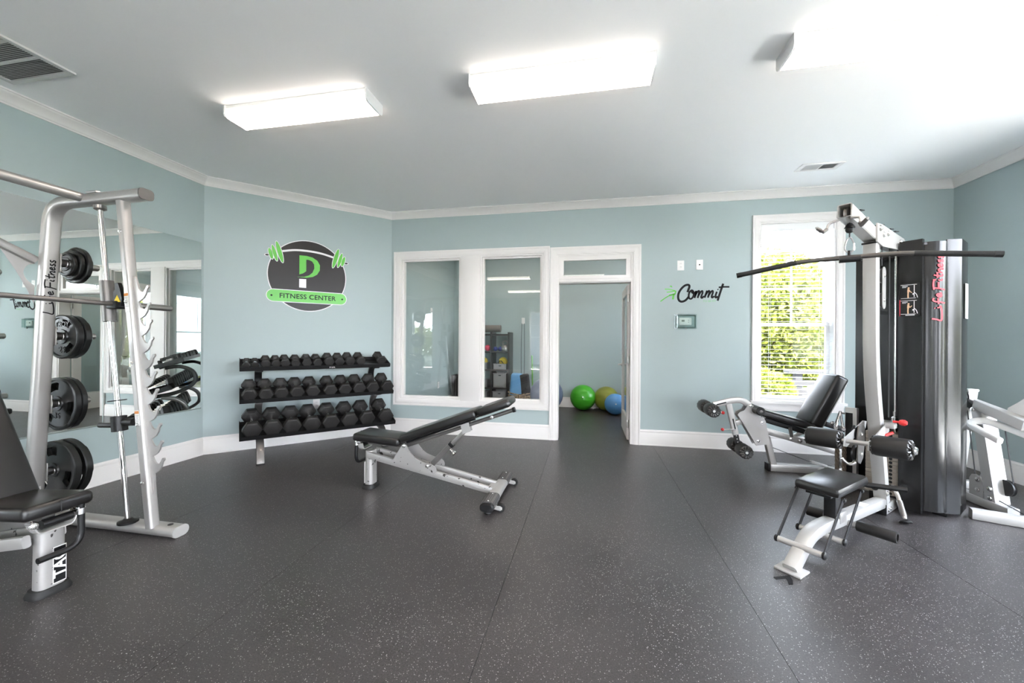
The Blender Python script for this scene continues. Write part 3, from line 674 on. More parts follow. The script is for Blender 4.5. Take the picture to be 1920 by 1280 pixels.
# "Commit" lettering with a runner, right of the door
cm = thing('wall_lettering', 'brush-script word Commit with a small green runner above the thermostat', 'lettering', (1.27, D, 1.87))
WO = V((0, D, 0)); w = 0.021
st = [
 (0.026, [(1.186, 1.895), (1.196, 1.925), (1.206, 1.955), (1.203, 1.978), (1.182, 1.984), (1.150, 1.972), (1.115, 1.938), (1.088, 1.893), (1.078, 1.845), (1.085, 1.803), (1.108, 1.781), (1.140, 1.783), (1.172, 1.803), (1.200, 1.838)]),
 [(1.250, 1.912), (1.228, 1.915), (1.208, 1.890), (1.200, 1.855), (1.205, 1.822), (1.226, 1.812), (1.248, 1.835), (1.258, 1.872), (1.250, 1.905), (1.236, 1.893), (1.262, 1.878), (1.285, 1.905)],
 [(1.292, 1.908), (1.280, 1.870), (1.266, 1.822)], [(1.270, 1.845), (1.295, 1.890), (1.315, 1.908), (1.318, 1.885), (1.302, 1.822)], [(1.307, 1.845), (1.332, 1.888), (1.352, 1.906), (1.357, 1.885), (1.342, 1.835), (1.352, 1.822), (1.374, 1.845)],
 [(1.408, 1.910), (1.396, 1.872), (1.380, 1.824)], [(1.385, 1.846), (1.410, 1.888), (1.430, 1.906), (1.434, 1.884), (1.418, 1.824)], [(1.422, 1.846), (1.448, 1.888), (1.468, 1.906), (1.474, 1.886), (1.460, 1.838), (1.468, 1.824), (1.488, 1.842)],
 [(1.518, 1.895), (1.505, 1.855), (1.502, 1.828), (1.514, 1.824), (1.528, 1.84)], (0.016, [(1.527, 1.926), (1.533, 1.916)]),
 (0.024, [(1.588, 1.990), (1.572, 1.940), (1.545, 1.850), (1.527, 1.786)]), (0.019, [(1.538, 1.946), (1.590, 1.951), (1.657, 1.950)]),
]
obj('script_word', strokes_mb(st, WO, X_, Z_, w, 0.0016), 'ink', cm, 'black word Commit', smooth=0)
fig = [(0.012, [(0.872, 1.785), (0.925, 1.825), (0.985, 1.862)]), (0.020, [(0.975, 1.858), (1.010, 1.866), (1.040, 1.872)]), (0.022, [(1.030, 1.880), (1.022, 1.840), (1.018, 1.808)]), (0.016, [(1.040, 1.868), (1.050, 1.915)]), (0.011, [(0.922, 1.936), (0.965, 1.935), (1.000, 1.925), (1.043, 1.915)]), (0.012, [(1.044, 1.912), (1.000, 1.903), (0.945, 1.898)]), (0.012, [(0.982, 1.965), (0.995, 1.973), (1.006, 1.958)])]
obj('runner', strokes_mb(fig, WO, X_, Z_, w, 0.0014, taper=False), 'sign_green', cm, 'green running figure', smooth=0)
obj('small_words', text_mb('TO BE FIT', 0.034, (1.437, D, 1.781), X_, Z_, 0.001), 'pale_green', cm, 'faint green words TO BE FIT', smooth=0)

def wall_plate(label, O, U, kind):
    O, U = V(O), V(U); N = U.cross(Z_); t = thing('wall_plate', label, 'outlet' if kind == 'outlet' else 'wall plate', O, math.atan2(U.y, U.x))
    obj('cover', MB().box((0, -0.003, 0), (0.078, 0.006, 0.122), None, 0.0028), 'white', t, world=False)
    if kind == 'outlet':
        for z in (-0.021, 0.021): 
            mb = MB().prism(pill(0.017, 0.0135, (0, z), 6), (0, -0.006, 0), X_, Z_, 0, 0.002); r_ = obj('socket', mb, 'label', t, world=False)
            mb = MB()
            for x in (-0.006, 0.006): mb.box((x, -0.0085, z + 0.003), (0.002, 0.001, 0.007))
            obj('slots', mb, 'ink', r_, world=False, smooth=0)
    else: obj('jack', MB().box((0, -0.008, 0), (0.014, 0.006, 0.014)), 'ink', t, world=False, smooth=0)
    return t
wall_plate('white power outlet plate above Commit, the left of the pair', (1.105, D, 2.222), X_, 'outlet')
wall_plate('white cable jack plate above Commit, beside the outlet plate', (1.320, D, 2.225), X_, 'jack')
wall_plate('white outlet on the diagonal wall, between the dumbbell shelves', V((XL, YA, 0)) + aU * 1.14 + Z_ * 0.465, aU, 'outlet')
wall_plate('white outlet plate low on the small room wall, through the left pane', (SXL, 6.93, 0.46), Y_, 'outlet')
wall_plate('white plate high on the small room wall, through the left pane', (SXL, 6.58, 1.80), Y_, 'jack')
# thermostat in a clear guard
t = thing('thermostat', 'white thermostat inside a clear locked guard below Commit', 'thermostat', (1.160, D, 1.535))
obj('body', MB().box((-0.002, -0.020, 0.0), (0.142, 0.026, 0.092), None, 0.010), 'white', t, world=False)
obj('display', MB().box((-0.030, -0.0335, 0.008), (0.034, 0.002, 0.022)), 'lcd', t, world=False)
for z in (-0.010, 0.014): obj('button', MB().box((0.032, -0.034, z), (0.010, 0.003, 0.008), None, 0.001), 'inkgrey', t, world=False)
mb = MB(); ring_frame(mb, (-0.130, 0.130, -0.088, 0.088), 0.022, 0, 0.014, (0, 0, 0), X_, -Y_); ring_frame(mb, (-0.110, 0.110, -0.072, 0.072), 0.003, 0.012, 0.06, (0, 0, 0), X_, -Y_)
mb.span((-0.110, -0.060, -0.072), (0.110, -0.057, 0.072)); obj('guard', mb, 'clear', t, 'clear plastic guard', world=False, smooth=0)
obj('lock', MB().lathe([(0.008, 0), (0.008, 0.012), (0, 0.012)], (0, -0.045, -0.085), (0, -1, -0.4), 10), 'steel', t, world=False)
# scrap on the floor
mb = MB().prism([(0, 0), (0.10, 0.015), (0.085, -0.03), (0.06, -0.065), (0.035, -0.068), (0.055, -0.03), (0.06, -0.012), (0.0, -0.02)], (1.000, 2.385, 0.0), V((0.97, 0.22, 0)), V((-0.22, 0.97, 0)), 0, 0.002)
o = obj('rubber_scrap', mb, 'ink', smooth=0); tag(o, 'small black hook-shaped scrap on the floor before the tower foot', 'scrap')

# ------------------------------------------------------------------ dumbbell rack along the diagonal wall
# local frame: x along the wall (left to right), y towards the wall, z up; origin on the floor below the shelf centre, on the wall plane
RO = V((XL, YA, 0)) + aU * 1.129
RZ = math.atan2(aU.y, aU.x)
rack = thing('dumbbell_rack', 'black three-tier dumbbell rack with curved steel legs along the diagonal wall', 'rack', RO, RZ)
SH = [(0.463, 0.942), (0.598, 0.612), (0.680, 0.243)]     # front edge: distance from wall, height of lip bottom
TILT = [0.29, 0.30, 0.30]; DEP = [0.26, 0.29, 0.33]; HL = 0.7975
def shelf_pt(i, d, h):       # d metres back from the front edge along the tilted shelf, h above it
    t, z = SH[i]; a = TILT[i]; return (-(t - d * math.cos(a) + h * math.sin(a) * 1.0), z + 0.012 + d * math.sin(a) + h * math.cos(a))
for i in range(3):
    P = lambda d, h: shelf_pt(i, d, h)
    prof = [P(-0.006, -0.012), P(-0.006, 0.030), P(0.0, 0.030), P(0.002, 0.0), P(DEP[i] - 0.002, 0.0), P(DEP[i], 0.035), P(DEP[i] + 0.006, 0.035), P(DEP[i] + 0.006, -0.006), P(0.05, -0.006), P(0.045, -0.030), P(0.035, -0.030), P(0.03, -0.012)]
    mb = MB().prism([(y, z) for y, z in prof], (-HL, 0, 0), Y_, Z_, 0, 2 * HL)
    obj('shelf', mb, 'black', rack, world=False, smooth=0)
    for s in (-1, 1):
        mb = MB().prism([P(-0.006, -0.012), P(-0.006, 0.030), P(DEP[i] + 0.006, 0.045), P(DEP[i] + 0.006, -0.006)], (s * HL - 0.003, 0, 0), Y_, Z_, 0, 0.006); obj('end_plate', mb, 'black', rack, world=False, smooth=0)
for s in (-1, 1):
    x = s * 0.62 - (0.0 if s < 0 else -0.03)
    path = catmull([V((x, -0.760, 0.006)), V((x, -0.745, 0.05)), V((x, -0.705, 0.13)), V((x, -0.625, 0.20)), V((x, -0.50, 0.235)), V((x, -0.33, 0.285)), V((x, -0.215, 0.37)), V((x, -0.215, 0.49)), V((x, -0.30, 0.57)), V((x, -0.43, 0.600))], 6)
    obj('leg', MB().sweep(path, rrect(0.040, 0.072, 0.008, 2), X_, True), 'silver_dark', rack, world=False)
    path = catmull([V((x, -0.50, 0.612)), V((x, -0.34, 0.640)), V((x, -0.20, 0.700)), V((x, -0.125, 0.79)), V((x, -0.155, 0.90)), V((x, -0.27, 0.955)), V((x, -0.40, 0.940))], 6)
    obj('arm', MB().sweep(path, rrect(0.040, 0.072, 0.008, 2), X_, True), 'black', rack, 'black curved arm', world=False)
    obj('foot_pad', MB().box((x, -0.755, 0.004), (0.076, 0.06, 0.008), None, 0.003), 'rubber', rack, world=False)
tm = text_mb('VTX', 0.034, (0.105, -0.463 - 0.0075, 0.942 + 0.019), X_, V((0, 0.2, 0.98)), 0.001, shear=0.25, bold=0.0015)
obj('badge', tm, 'sign_white', rack, 'white badge letters', world=False, smooth=0)

# dumbbells: local x = handle axis (towards the viewer = +x), built once per size
def dumbbell(R, hl, L, num):
    t = thing('hex_dumbbell', 'x', 'dumbbell', (0, 0, 0), 0, 'hex dumbbells on the rack')
    inr = R * 0.30
    for s in (-1, 1):
        a0, a1 = L / 2 - hl, L / 2
        prof = [(inr * 1.3, a0 - 0.004), (R * 0.66, a0), (R, a0 + R * 0.30), (R, a1 - R * 0.13), (R * 0.90, a1 - 0.002), (R * 0.80, a1), (0.0, a1)]
        vs = []; k = len(prof); mb = MB()
        for q in range(6):
            a = PI / 3 * q
            for r, h in prof: vs.append((s * h, r * math.cos(a), r * math.sin(a)))
        fs = [(q * k + j, ((q + 1) % 6) * k + j, ((q + 1) % 6) * k + j + 1, q * k + j + 1) for q in range(6) for j in range(k - 1)] + [tuple(q * k for q in range(6))]
        mb.add(vs, fs); o = obj('head', mb, 'hexrub', t, world=False, smooth=15)
        b = o.modifiers.new('bevel', 'BEVEL'); b.width = R * 0.04; b.segments = 1; b.limit_method = 'ANGLE'; b.angle_limit = 0.5
    hr = 0.0165
    obj('handle', MB().lathe([(hr * 0.92, -L / 2 + hl - 0.006), (hr, -0.03), (hr * 1.12, 0), (hr, 0.03), (hr * 0.92, L / 2 - hl + 0.006)], (0, 0, 0), X_, 14), 'chrome', t, world=False)
    return t
ROWS = [
 ([-0.738, -0.66, -0.561, -0.465, -0.374, -0.269, -0.152, -0.045, 0.083, 0.198, 0.317, 0.445, 0.698], [.039, .039, .051, .051, .053, .053, .055, .055, .060, .060, .062, .062, .064]),
 ([-0.714, -0.567, -0.420, -0.272, -0.118, 0.068, 0.228, 0.389, 0.555, 0.725], [.073, .073, .074, .075, .076, .077, .078, .079, .080, .081]),
 ([-0.690, -0.505, -0.322, -0.135, 0.061, 0.263, 0.459, 0.685], [.093, .093, .094, .094, .095, .095, .096, .096]),
]
ORD = ['first', 'second', 'third', 'fourth', 'fifth', 'sixth', 'seventh', 'eighth', 'ninth', 'tenth', 'eleventh', 'twelfth']
protos = {}
def rowlab(i, k, n):
    nm = ['top', 'middle', 'bottom'][i]; sz = ['small', 'medium', 'large'][i]
    if i == 0 and k == n - 1: return 'small black hex dumbbell alone at the right end of the top shelf'
    if k == n - 1: return '%s black hex dumbbell at the right end of the %s shelf' % (sz, nm)
    return '%s black hex dumbbell, %s from the left on the %s shelf' % (sz, ORD[k], nm)
rot = random.Random(3)
for i, (xs, rs) in enumerate(ROWS):
    for k, (x, R) in enumerate(zip(xs, rs)):
        key = (i, round(R, 3))
        L = [0.165 + (R - .039) * 2.4, 0.325, 0.385][i]; hl = [0.036 + (R - .039) * 0.7, 0.078, 0.092][i]
        tilt = TILT[i]; R_in = R * 0.866
        y, z = shelf_pt(i, 0.012 + L / 2 + [0.02, 0.0, 0.0][i], R_in + 0.002)
        # handle axis +x points to the viewer (local -y), tipped down by the shelf tilt; flat of the hex rests on the shelf
        ax = V((rot.uniform(-0.03, 0.03), -math.cos(tilt), -math.sin(tilt))).normalized(); sx = V((1, 0, 0)); sx = (sx - ax * sx.dot(ax)).normalized(); upv = sx.cross(ax); upv = -upv if upv.z < 0 else upv
        yv = upv.cross(ax)
        mt = MW[rack.name] @ Matrix(((ax.x, yv.x, upv.x, x), (ax.y, yv.y, upv.y, y), (ax.z, yv.z, upv.z, z), (0, 0, 0, 1)))
        lab = rowlab(i, k, len(xs))
        if key not in protos:
            protos[key] = dumbbell(R, hl, L, 0); protos[key]['label'] = lab; protos[key].matrix_world = mt
        else: dup(protos[key], lab, mtx=mt)

# ------------------------------------------------------------------ smith machine by the mirror wall
YS, YN, YO = 2.07, 0.75, 0.03
sm = thing('smith_machine', 'tall silver smith machine with bar hooks and plate pegs in front of the mirrors', 'exercise machine', (-3.16, YS, 0))
W_ = lambda nm, mb, m, lab=None, par=sm, smooth=35: obj(nm, mb, m, par, lab, smooth=smooth)
U1b, U1t = V((-2.769, 0, 0.055)), V((-3.029, 0, 2.189))
U1 = lambda z: U1b.x + (U1t.x - U1b.x) * (z - U1b.z) / (U1t.z - U1b.z)
RD = lambda z: -3.222 + (2.145 - z) * 0.1216      # guide rod centre
for y in (YS, YN):
    s = 1 if y == YS else -1
    W_('base_tube', MB().sweep([(-3.95, y + s * YO, 0.036), (-2.592, y + s * YO, 0.036)], rrect(0.105, 0.066, 0.032, 4), Z_), 'silver')
    W_('base_cap', MB().sweep([(-2.595, y + s * YO, 0.036), (-2.583, y + s * YO, 0.036)], rrect(0.108, 0.069, 0.033, 4), Z_), 'pale')
    W_('bolt_hole', MB().lathe([(0.016, 0), (0.016, 0.002), (0, 0.002)], (-2.665, y + s * YO, 0.069), Z_, 12), 'black')
    W_('front_upright', MB().sweep([V((U1b.x, y, U1b.z)), V((U1t.x, y, U1t.z))], rrect(0.058, 0.062, 0.016, 3), Y_), 'silver')
    path = fillet([(-3.808, y, 0.055), (-3.666, y, 1.921), (-3.637, y, 2.205), (-2.843, y, 2.219)], [0.5, 0.20], 8)
    W_('rear_upright', MB().sweep(path, rrect(0.068, 0.088, 0.022, 3), Y_), 'silver')
    W_('top_cap', MB().sweep([(-2.846, y, 2.219), (-2.836, y, 2.219)], rrect(0.072, 0.092, 0.024, 3), Y_), 'silver_dark')
    W_('guide_rod', MB().tube([(RD(2.160), y, 2.160), (RD(0.07), y, 0.07)], 0.0155, 14, up=Y_), 'chrome')
    W_('rod_collar', MB().lathe([(0.034, 0), (0.034, 0.022), (0.02, 0.03)], (RD(2.165), y, 2.166), (0.12, 0, -1), 18), 'steel')
    W_('rod_foot', MB().lathe([(0.055, 0), (0.055, 0.012), (0.03, 0.02), (0.02, 0.03)], (RD(0.07), y, 0.068), Z_, 18), 'black')
    W_('stop_washer', MB().lathe([(0.048, 0), (0.048, 0.007), (0.0, 0.007)], (RD(0.865), y, 0.864), (-0.12, 0, 1), 18), 'black')
    W_('stop_block', MB().lathe([(0.030, 0), (0.042, 0.003), (0.042, 0.100), (0.030, 0.103)], (RD(0.665), y, 0.665), (-0.12, 0, 1), 20), 'black')
    mb = MB().tube([(RD(0.71) - 0.126, y - 0.025, 0.704), (RD(0.71), y - 0.02, 0.708)], 0.017, 10); mb.tube([(RD(0.71), y + 0.005, 0.721), (RD(0.71) + 0.112, y + 0.01, 0.731)], 0.026, 12)
    W_('stop_handle', mb, 'black')
    # hook plate along the front edge of the upright
    ax = (V((U1t.x, 0, U1t.z)) - V((U1b.x, 0, U1b.z))).normalized(); out = V((ax.z, 0, -ax.x))
    poly = [(0.0, 0.30), (0.0, 1.68)]; teeth = []
    for k in range(11):
        c = 0.4634 + 0.1123 * k
        teeth += [(0.030, c - 0.062), (0.044, c - 0.058), (0.072, c - 0.044), (0.094, c - 0.020), (0.106, c + 0.008), (0.122, c + 0.022), (0.120, c + 0.034), (0.106, c + 0.034), (0.092, c + 0.014), (0.074, c - 0.004), (0.054, c + 0.002), (0.040, c + 0.022)]
    poly = [(0.0, 0.26), (0.018, 0.30), (0.028, 0.356)] + teeth + [(0.030, 1.67), (0.018, 1.693), (0.0, 1.698)]
    mb = MB().prism(poly[::-1], V((U1(0), y, 0)) + out * 0.027, out, ax, -0.005, 0.005)
    W_('hook_plate', mb, 'silver', 'plate of bar hooks', smooth=0)
    for z in (0.35, 0.72, 1.12, 1.52, 1.98):
        W_('bolt', MB().bolt((U1(z) - 0.004, y - s * 0.031, z), (0, -s, 0), 0.010, 0.010), 'zinc')
    # pegs for plates on the outer face
    for z, ln in ((1.810, 0.228), (1.2925, 0.233), (0.811, 0.228), (0.327, 0.253)):
        xp = -3.791 + (z - 0.279) * 0.0765
        W_('peg_bracket', MB().box((xp, y + s * 0.047, z), (0.062, 0.007, 0.13), None, 0.003), 'silver')
        mb = MB().lathe([(0.036, 0), (0.032, 0.012), (0.026, 0.05), (0.0225, 0.055), (0.0225, ln), (0.018, ln + 0.004), (0, ln + 0.004)], (xp, y + s * 0.048, z), (0, s, 0), 18); W_('plate_peg', mb, 'steel')
        for dz in (-0.05, 0.05):
            W_('bolt', MB().bolt((xp - 0.034, y, z + dz), (-1, 0, 0.08), 0.010, 0.014), 'zinc'); W_('bolt', MB().bolt((xp + 0.015, y + s * 0.05, z + dz), (0, s, 0), 0.009, 0.012), 'zinc')
# bar, sleeves and carriages
ZB, XBAR = 1.505, -3.062
W_('barbell', MB().tube([(XBAR, YN - 0.12, ZB), (XBAR, YS + 0.10, ZB)], 0.0145, 16), 'silver_dark', 'grey smith bar')
for y, s in ((YS, 1), (YN, -1)):
    W_('bar_sleeve', MB().lathe([(0.0215, 0), (0.0215, 0.235), (0.018, 0.245), (0, 0.245)], (XBAR, y + s * 0.09, ZB), (0, s, 0), 18), 'steel')
    W_('carriage', MB().tube([(RD(1.661), y, 1.661), (RD(1.392), y, 1.392)], 0.037, 20, up=Y_), 'silver_dark', 'dark grey sliding sleeve')
    W_('carriage_bracket', MB().box((-3.070, y - s * 0.005, 1.500), (0.08, 0.07, 0.05), None, 0.006), 'black')
    hk = W_('latch_hook', MB().prism([(-0.03, -0.02), (0.03, -0.02), (0.035, 0.03), (0.02, 0.09), (0.0, 0.135), (-0.028, 0.13), (-0.022, 0.09), (-0.035, 0.08), (-0.035, 0.05)], (-3.035, y - s * 0.012, 1.510), X_, Z_, -0.012, 0.012), 'black', smooth=0)
    W_('warning_triangle', MB().prism([(-0.028, 0), (0.028, 0), (0, 0.046)], (-3.037, y - s * 0.012 - 0.0125, 1.518), X_, Z_, 0.0, 0.001), 'yellow', par=hk, smooth=0)
# cross members
W_('cross_tube', MB().tube([(-3.334, YN, 2.220), (-3.334, YS, 2.220)], 0.030, 18), 'silver')
W_('cross_tube_bracket', MB().box((-3.27, YS, 2.258), (0.09, 0.05, 0.012), None, 0.003), 'steel')
ym = (YS + YN) / 2
arch = catmull([(-3.723, YS - 0.045, 1.810), (-3.723, YS - 0.20, 1.883), (-3.723, ym + 0.25, 1.98), (-3.723, ym, 2.01), (-3.723, ym - 0.25, 1.98), (-3.723, YN + 0.20, 1.883), (-3.723, YN + 0.045, 1.810)], 4)
W_('arch_brace', MB().sweep(arch, rrect(0.055, 0.06, 0.018, 2), X_), 'silver')
W_('rear_cross_tube', MB().sweep([(-3.90, YN + 0.04, 0.036), (-3.90, YS - 0.04, 0.036)], rrect(0.07, 0.06, 0.02, 2), Z_), 'silver')
for y, s in ((YS, 1), (YN, -1)):
    E2 = [(a[0], a[1]) for a in [tuple(v)[:2] for v in catmull([V((x, z, 0)) for x, z in ((-0.235, 0.135), (-0.20, 0.06), (-0.135, -0.06), (-0.085, -0.17), (-0.048, -0.27))], 5)]]
    I2 = [tuple(v)[:2] for v in catmull([V((x, z, 0)) for x, z in ((-0.046, -0.15), (-0.085, -0.11), (-0.10, -0.06), (-0.08, -0.015), (-0.046, 0.0))], 5)]
    W_('gusset', MB().prism([(a * s, b) for a, b in E2 + I2 + [(-0.06, 0.05)]], (-3.723, y, 1.785), Y_, Z_, -0.003, 0.003), 'silver', smooth=0)
# writing and labels on the visible frame
tilt = V((0.0765, 0, 1)).normalized()
LF = [
 [(0.0, 0.046), (-0.004, 0.020), (-0.010, -0.006), (0.018, -0.010), (0.060, -0.004), (0.075, 0.004)], [(0.062, 0.018), (0.066, 0.002), (0.072, -0.002)], (0.007, [(0.060, 0.030), (0.061, 0.034)]),
 [(0.118, 0.040), (0.106, 0.044), (0.098, 0.030), (0.094, 0.0), (0.088, -0.022)], [(0.084, 0.012), (0.116, 0.016)], [(0.122, 0.008), (0.142, 0.014), (0.136, 0.024), (0.124, 0.012), (0.130, -0.002), (0.150, 0.004)],
 [(0.176, 0.044), (0.172, 0.010), (0.164, -0.018)], [(0.166, 0.042), (0.196, 0.046), (0.226, 0.044)], [(0.174, 0.016), (0.208, 0.018)], [(0.222, 0.020), (0.218, 0.002), (0.228, -0.002)], (0.007, [(0.222, 0.033), (0.223, 0.037)]),
 [(0.250, 0.046), (0.244, 0.016), (0.244, -0.002), (0.256, 0.0)], [(0.234, 0.024), (0.266, 0.028)], [(0.266, 0.020), (0.262, -0.002)], [(0.264, 0.008), (0.278, 0.021), (0.284, 0.014), (0.281, -0.002), (0.290, 0.0)],
 [(0.292, 0.008), (0.310, 0.014), (0.306, 0.023), (0.295, 0.012), (0.300, -0.002), (0.316, 0.004)], [(0.338, 0.022), (0.326, 0.020), (0.326, 0.012), (0.336, 0.006), (0.332, -0.002), (0.320, 0.0)], [(0.362, 0.024), (0.350, 0.021), (0.350, 0.013), (0.360, 0.006), (0.355, -0.003), (0.342, 0.0)],
]
xf = lambda z: -3.791 + (z - 0.279) * 0.0765 + 0.0345
W_('script_lettering', strokes_mb(LF, V((xf(1.455) + 0.0005, YS + 0.012, 1.455)), tilt, -Y_, 0.0075, 0.001), 'ink', 'black script lettering up the rear upright', smooth=0)
for z0, z1 in ((1.450, 1.577), (0.717, 0.814)):
    zc = (z0 + z1) / 2; ax_ = (V((U1t.x, 0, U1t.z)) - V((U1b.x, 0, U1b.z))).normalized(); O_ = V((U1(zc), YS - 0.0312, zc)); side = ax_.cross(Y_) * -1
    side = V((ax_.z, 0, -ax_.x))
    a_ = W_('warning_label', MB().prism(rrect(0.036, z1 - z0, 0.003, 1), O_, side, ax_, 0, 0.0012), 'label', 'small white warning label', smooth=0)
    W_('label_header', MB().prism(rrect(0.034, 0.018, 0.002, 1), O_ + ax_ * ((z1 - z0) / 2 - 0.012), side, ax_, 0.0012, 0.0018), 'orange', par=a_, smooth=0)
    mb = MB()
    for k in range(7): mb.prism(rrect(0.026 - 0.006 * (k % 3), 0.003, 0.001, 1), O_ + ax_ * ((z1 - z0) / 2 - 0.032 - 0.0095 * k), side, ax_, 0.0012, 0.0016)
    W_('label_lines', mb, 'inkgrey', par=a_, smooth=0)
zc = 0.215
a_ = W_('warning_label', MB().box((xf(zc) + 0.001, YS - 0.01, zc), (0.0015, 0.05, 0.16)), 'label', 'white label low on the rear upright', smooth=0)
W_('label_header', MB().box((xf(zc) + 0.0022, YS - 0.01, zc + 0.066), (0.0012, 0.048, 0.02)), 'orange', par=a_, smooth=0)

# weight plates hanging on the far-side pegs
def plate(R, T, label, loc, spin, txt=None, grips=True):
    t = thing('weight_plate', label, 'weight plate', loc, 0, 'rubber weight plates on the smith machine pegs')
    rings = [(0.0255, T), (0.050, T), (0.054, T * 0.62), (R * 0.50, T * 0.62), (R * 0.78, T * 0.62), (R - 0.026, T * 0.62), (R - 0.020, T), (R - 0.006, T), (R, T * 0.75)] if grips else [(0.0255, T), (0.045, T), (0.049, T * 0.6), (R - 0.020, T * 0.6), (R - 0.015, T), (R - 0.005, T), (R, T * 0.75)]
    n = 60; k = len(rings); vs = []; fs = []
    for i in range(n):
        a = 2 * PI * i / n + spin
        for j, (r, th) in enumerate(rings):
            rr_ = r * (0.972 if (j >= k - 3 and (i % 20) < 11) else 1.0)
            for sg_ in (-1, 1): vs.append((rr_ * math.cos(a), sg_ * th / 2, rr_ * math.sin(a)))
    id_ = lambda i, j, s: ((i % n) * k + j) * 2 + s
    op = lambda i, j: grips and j == 3 and (i % 20) in (2, 3, 4, 5, 6, 7, 8)
    for i in range(n):
        for j in range(k - 1):
            if op(i, j):
                fs += [(id_(i, j, 0), id_(i + 1, j, 0), id_(i + 1, j, 1), id_(i, j, 1)), (id_(i, j + 1, 0), id_(i, j + 1, 1), id_(i + 1, j + 1, 1), id_(i + 1, j + 1, 0))]
                if not op(i - 1, j): fs.append((id_(i, j, 0), id_(i, j, 1), id_(i, j + 1, 1), id_(i, j + 1, 0)))
                if not op(i + 1, j): fs.append((id_(i + 1, j, 0), id_(i + 1, j + 1, 0), id_(i + 1, j + 1, 1), id_(i + 1, j, 1)))
                continue
            fs += [(id_(i, j, 0), id_(i + 1, j, 0), id_(i + 1, j + 1, 0), id_(i, j + 1, 0)), (id_(i, j, 1), id_(i, j + 1, 1), id_(i + 1, j + 1, 1), id_(i + 1, j, 1))]
        fs += [(id_(i, 0, 0), id_(i, 0, 1), id_(i + 1, 0, 1), id_(i + 1, 0, 0)), (id_(i, k - 1, 0), id_(i + 1, k - 1, 0), id_(i + 1, k - 1, 1), id_(i, k - 1, 1))]
    obj('plate_body', MB().add(vs, fs), 'plate', t, world=False, smooth=40)
    obj('hub_ring', MB().sweep([(0.0275 * math.cos(a), -T / 2 - 0.001, 0.0275 * math.sin(a)) for a in [2 * PI * q / 20 for q in range(20)]], circ(0.0025, 6), Y_, closed=True), 'steel', t, world=False)
    if txt:
        for s_, z in txt: obj('raised_lettering', text_mb(s_, 0.062 if s_.isdigit() else 0.05, (0, -T * 0.31, z), X_, Z_, 0.004, bold=0.001), 'plate', t, 'raised characters', world=False, smooth=0)
    return t
XP = lambda z: -3.791 + (z - 0.279) * 0.0765
plate(0.1330, 0.030, 'outermost and largest plate on the top peg', (XP(1.810), 2.224, 1.810 - 0.003), 0.3, grips=False)
plate(0.1090, 0.026, 'middle plate of three on the top peg', (XP(1.810), 2.194, 1.810 - 0.003), 0.9, grips=False)
plate(0.0855, 0.024, 'smallest plate on the top peg, nearest the upright', (XP(1.810), 2.168, 1.810 - 0.003), 0.1, grips=False)
plate(0.1595, 0.040, 'plate embossed 25 on the second peg, its face showing', (XP(1.2925), 2.180, 1.2925 - 0.003), 0.62, (('TROY', 0.088), ('25', -0.095)))
plate(0.1595, 0.040, 'rear plate on the second peg behind the one embossed 25', (XP(1.2925), 2.226, 1.2925 - 0.003), 0.75)
plate(0.1925, 0.034, 'front plate on the third peg with an oval grip slot showing', (XP(0.811), 2.175, 0.811 - 0.003), 1.28, (('35', -0.09),))
plate(0.1925, 0.034, 'rear plate on the third peg, pressed behind the front one', (XP(0.811), 2.212, 0.811 - 0.003), 1.2)
plate(0.2160, 0.046, 'front large plate on the lowest peg by the seat of the bench', (XP(0.327), 2.182, 0.327 - 0.003), 1.15)
plate(0.2160, 0.046, 'rear large plate on the lowest peg, nearest the baseboard', (XP(0.327), 2.247, 0.327 - 0.003), 0.9)

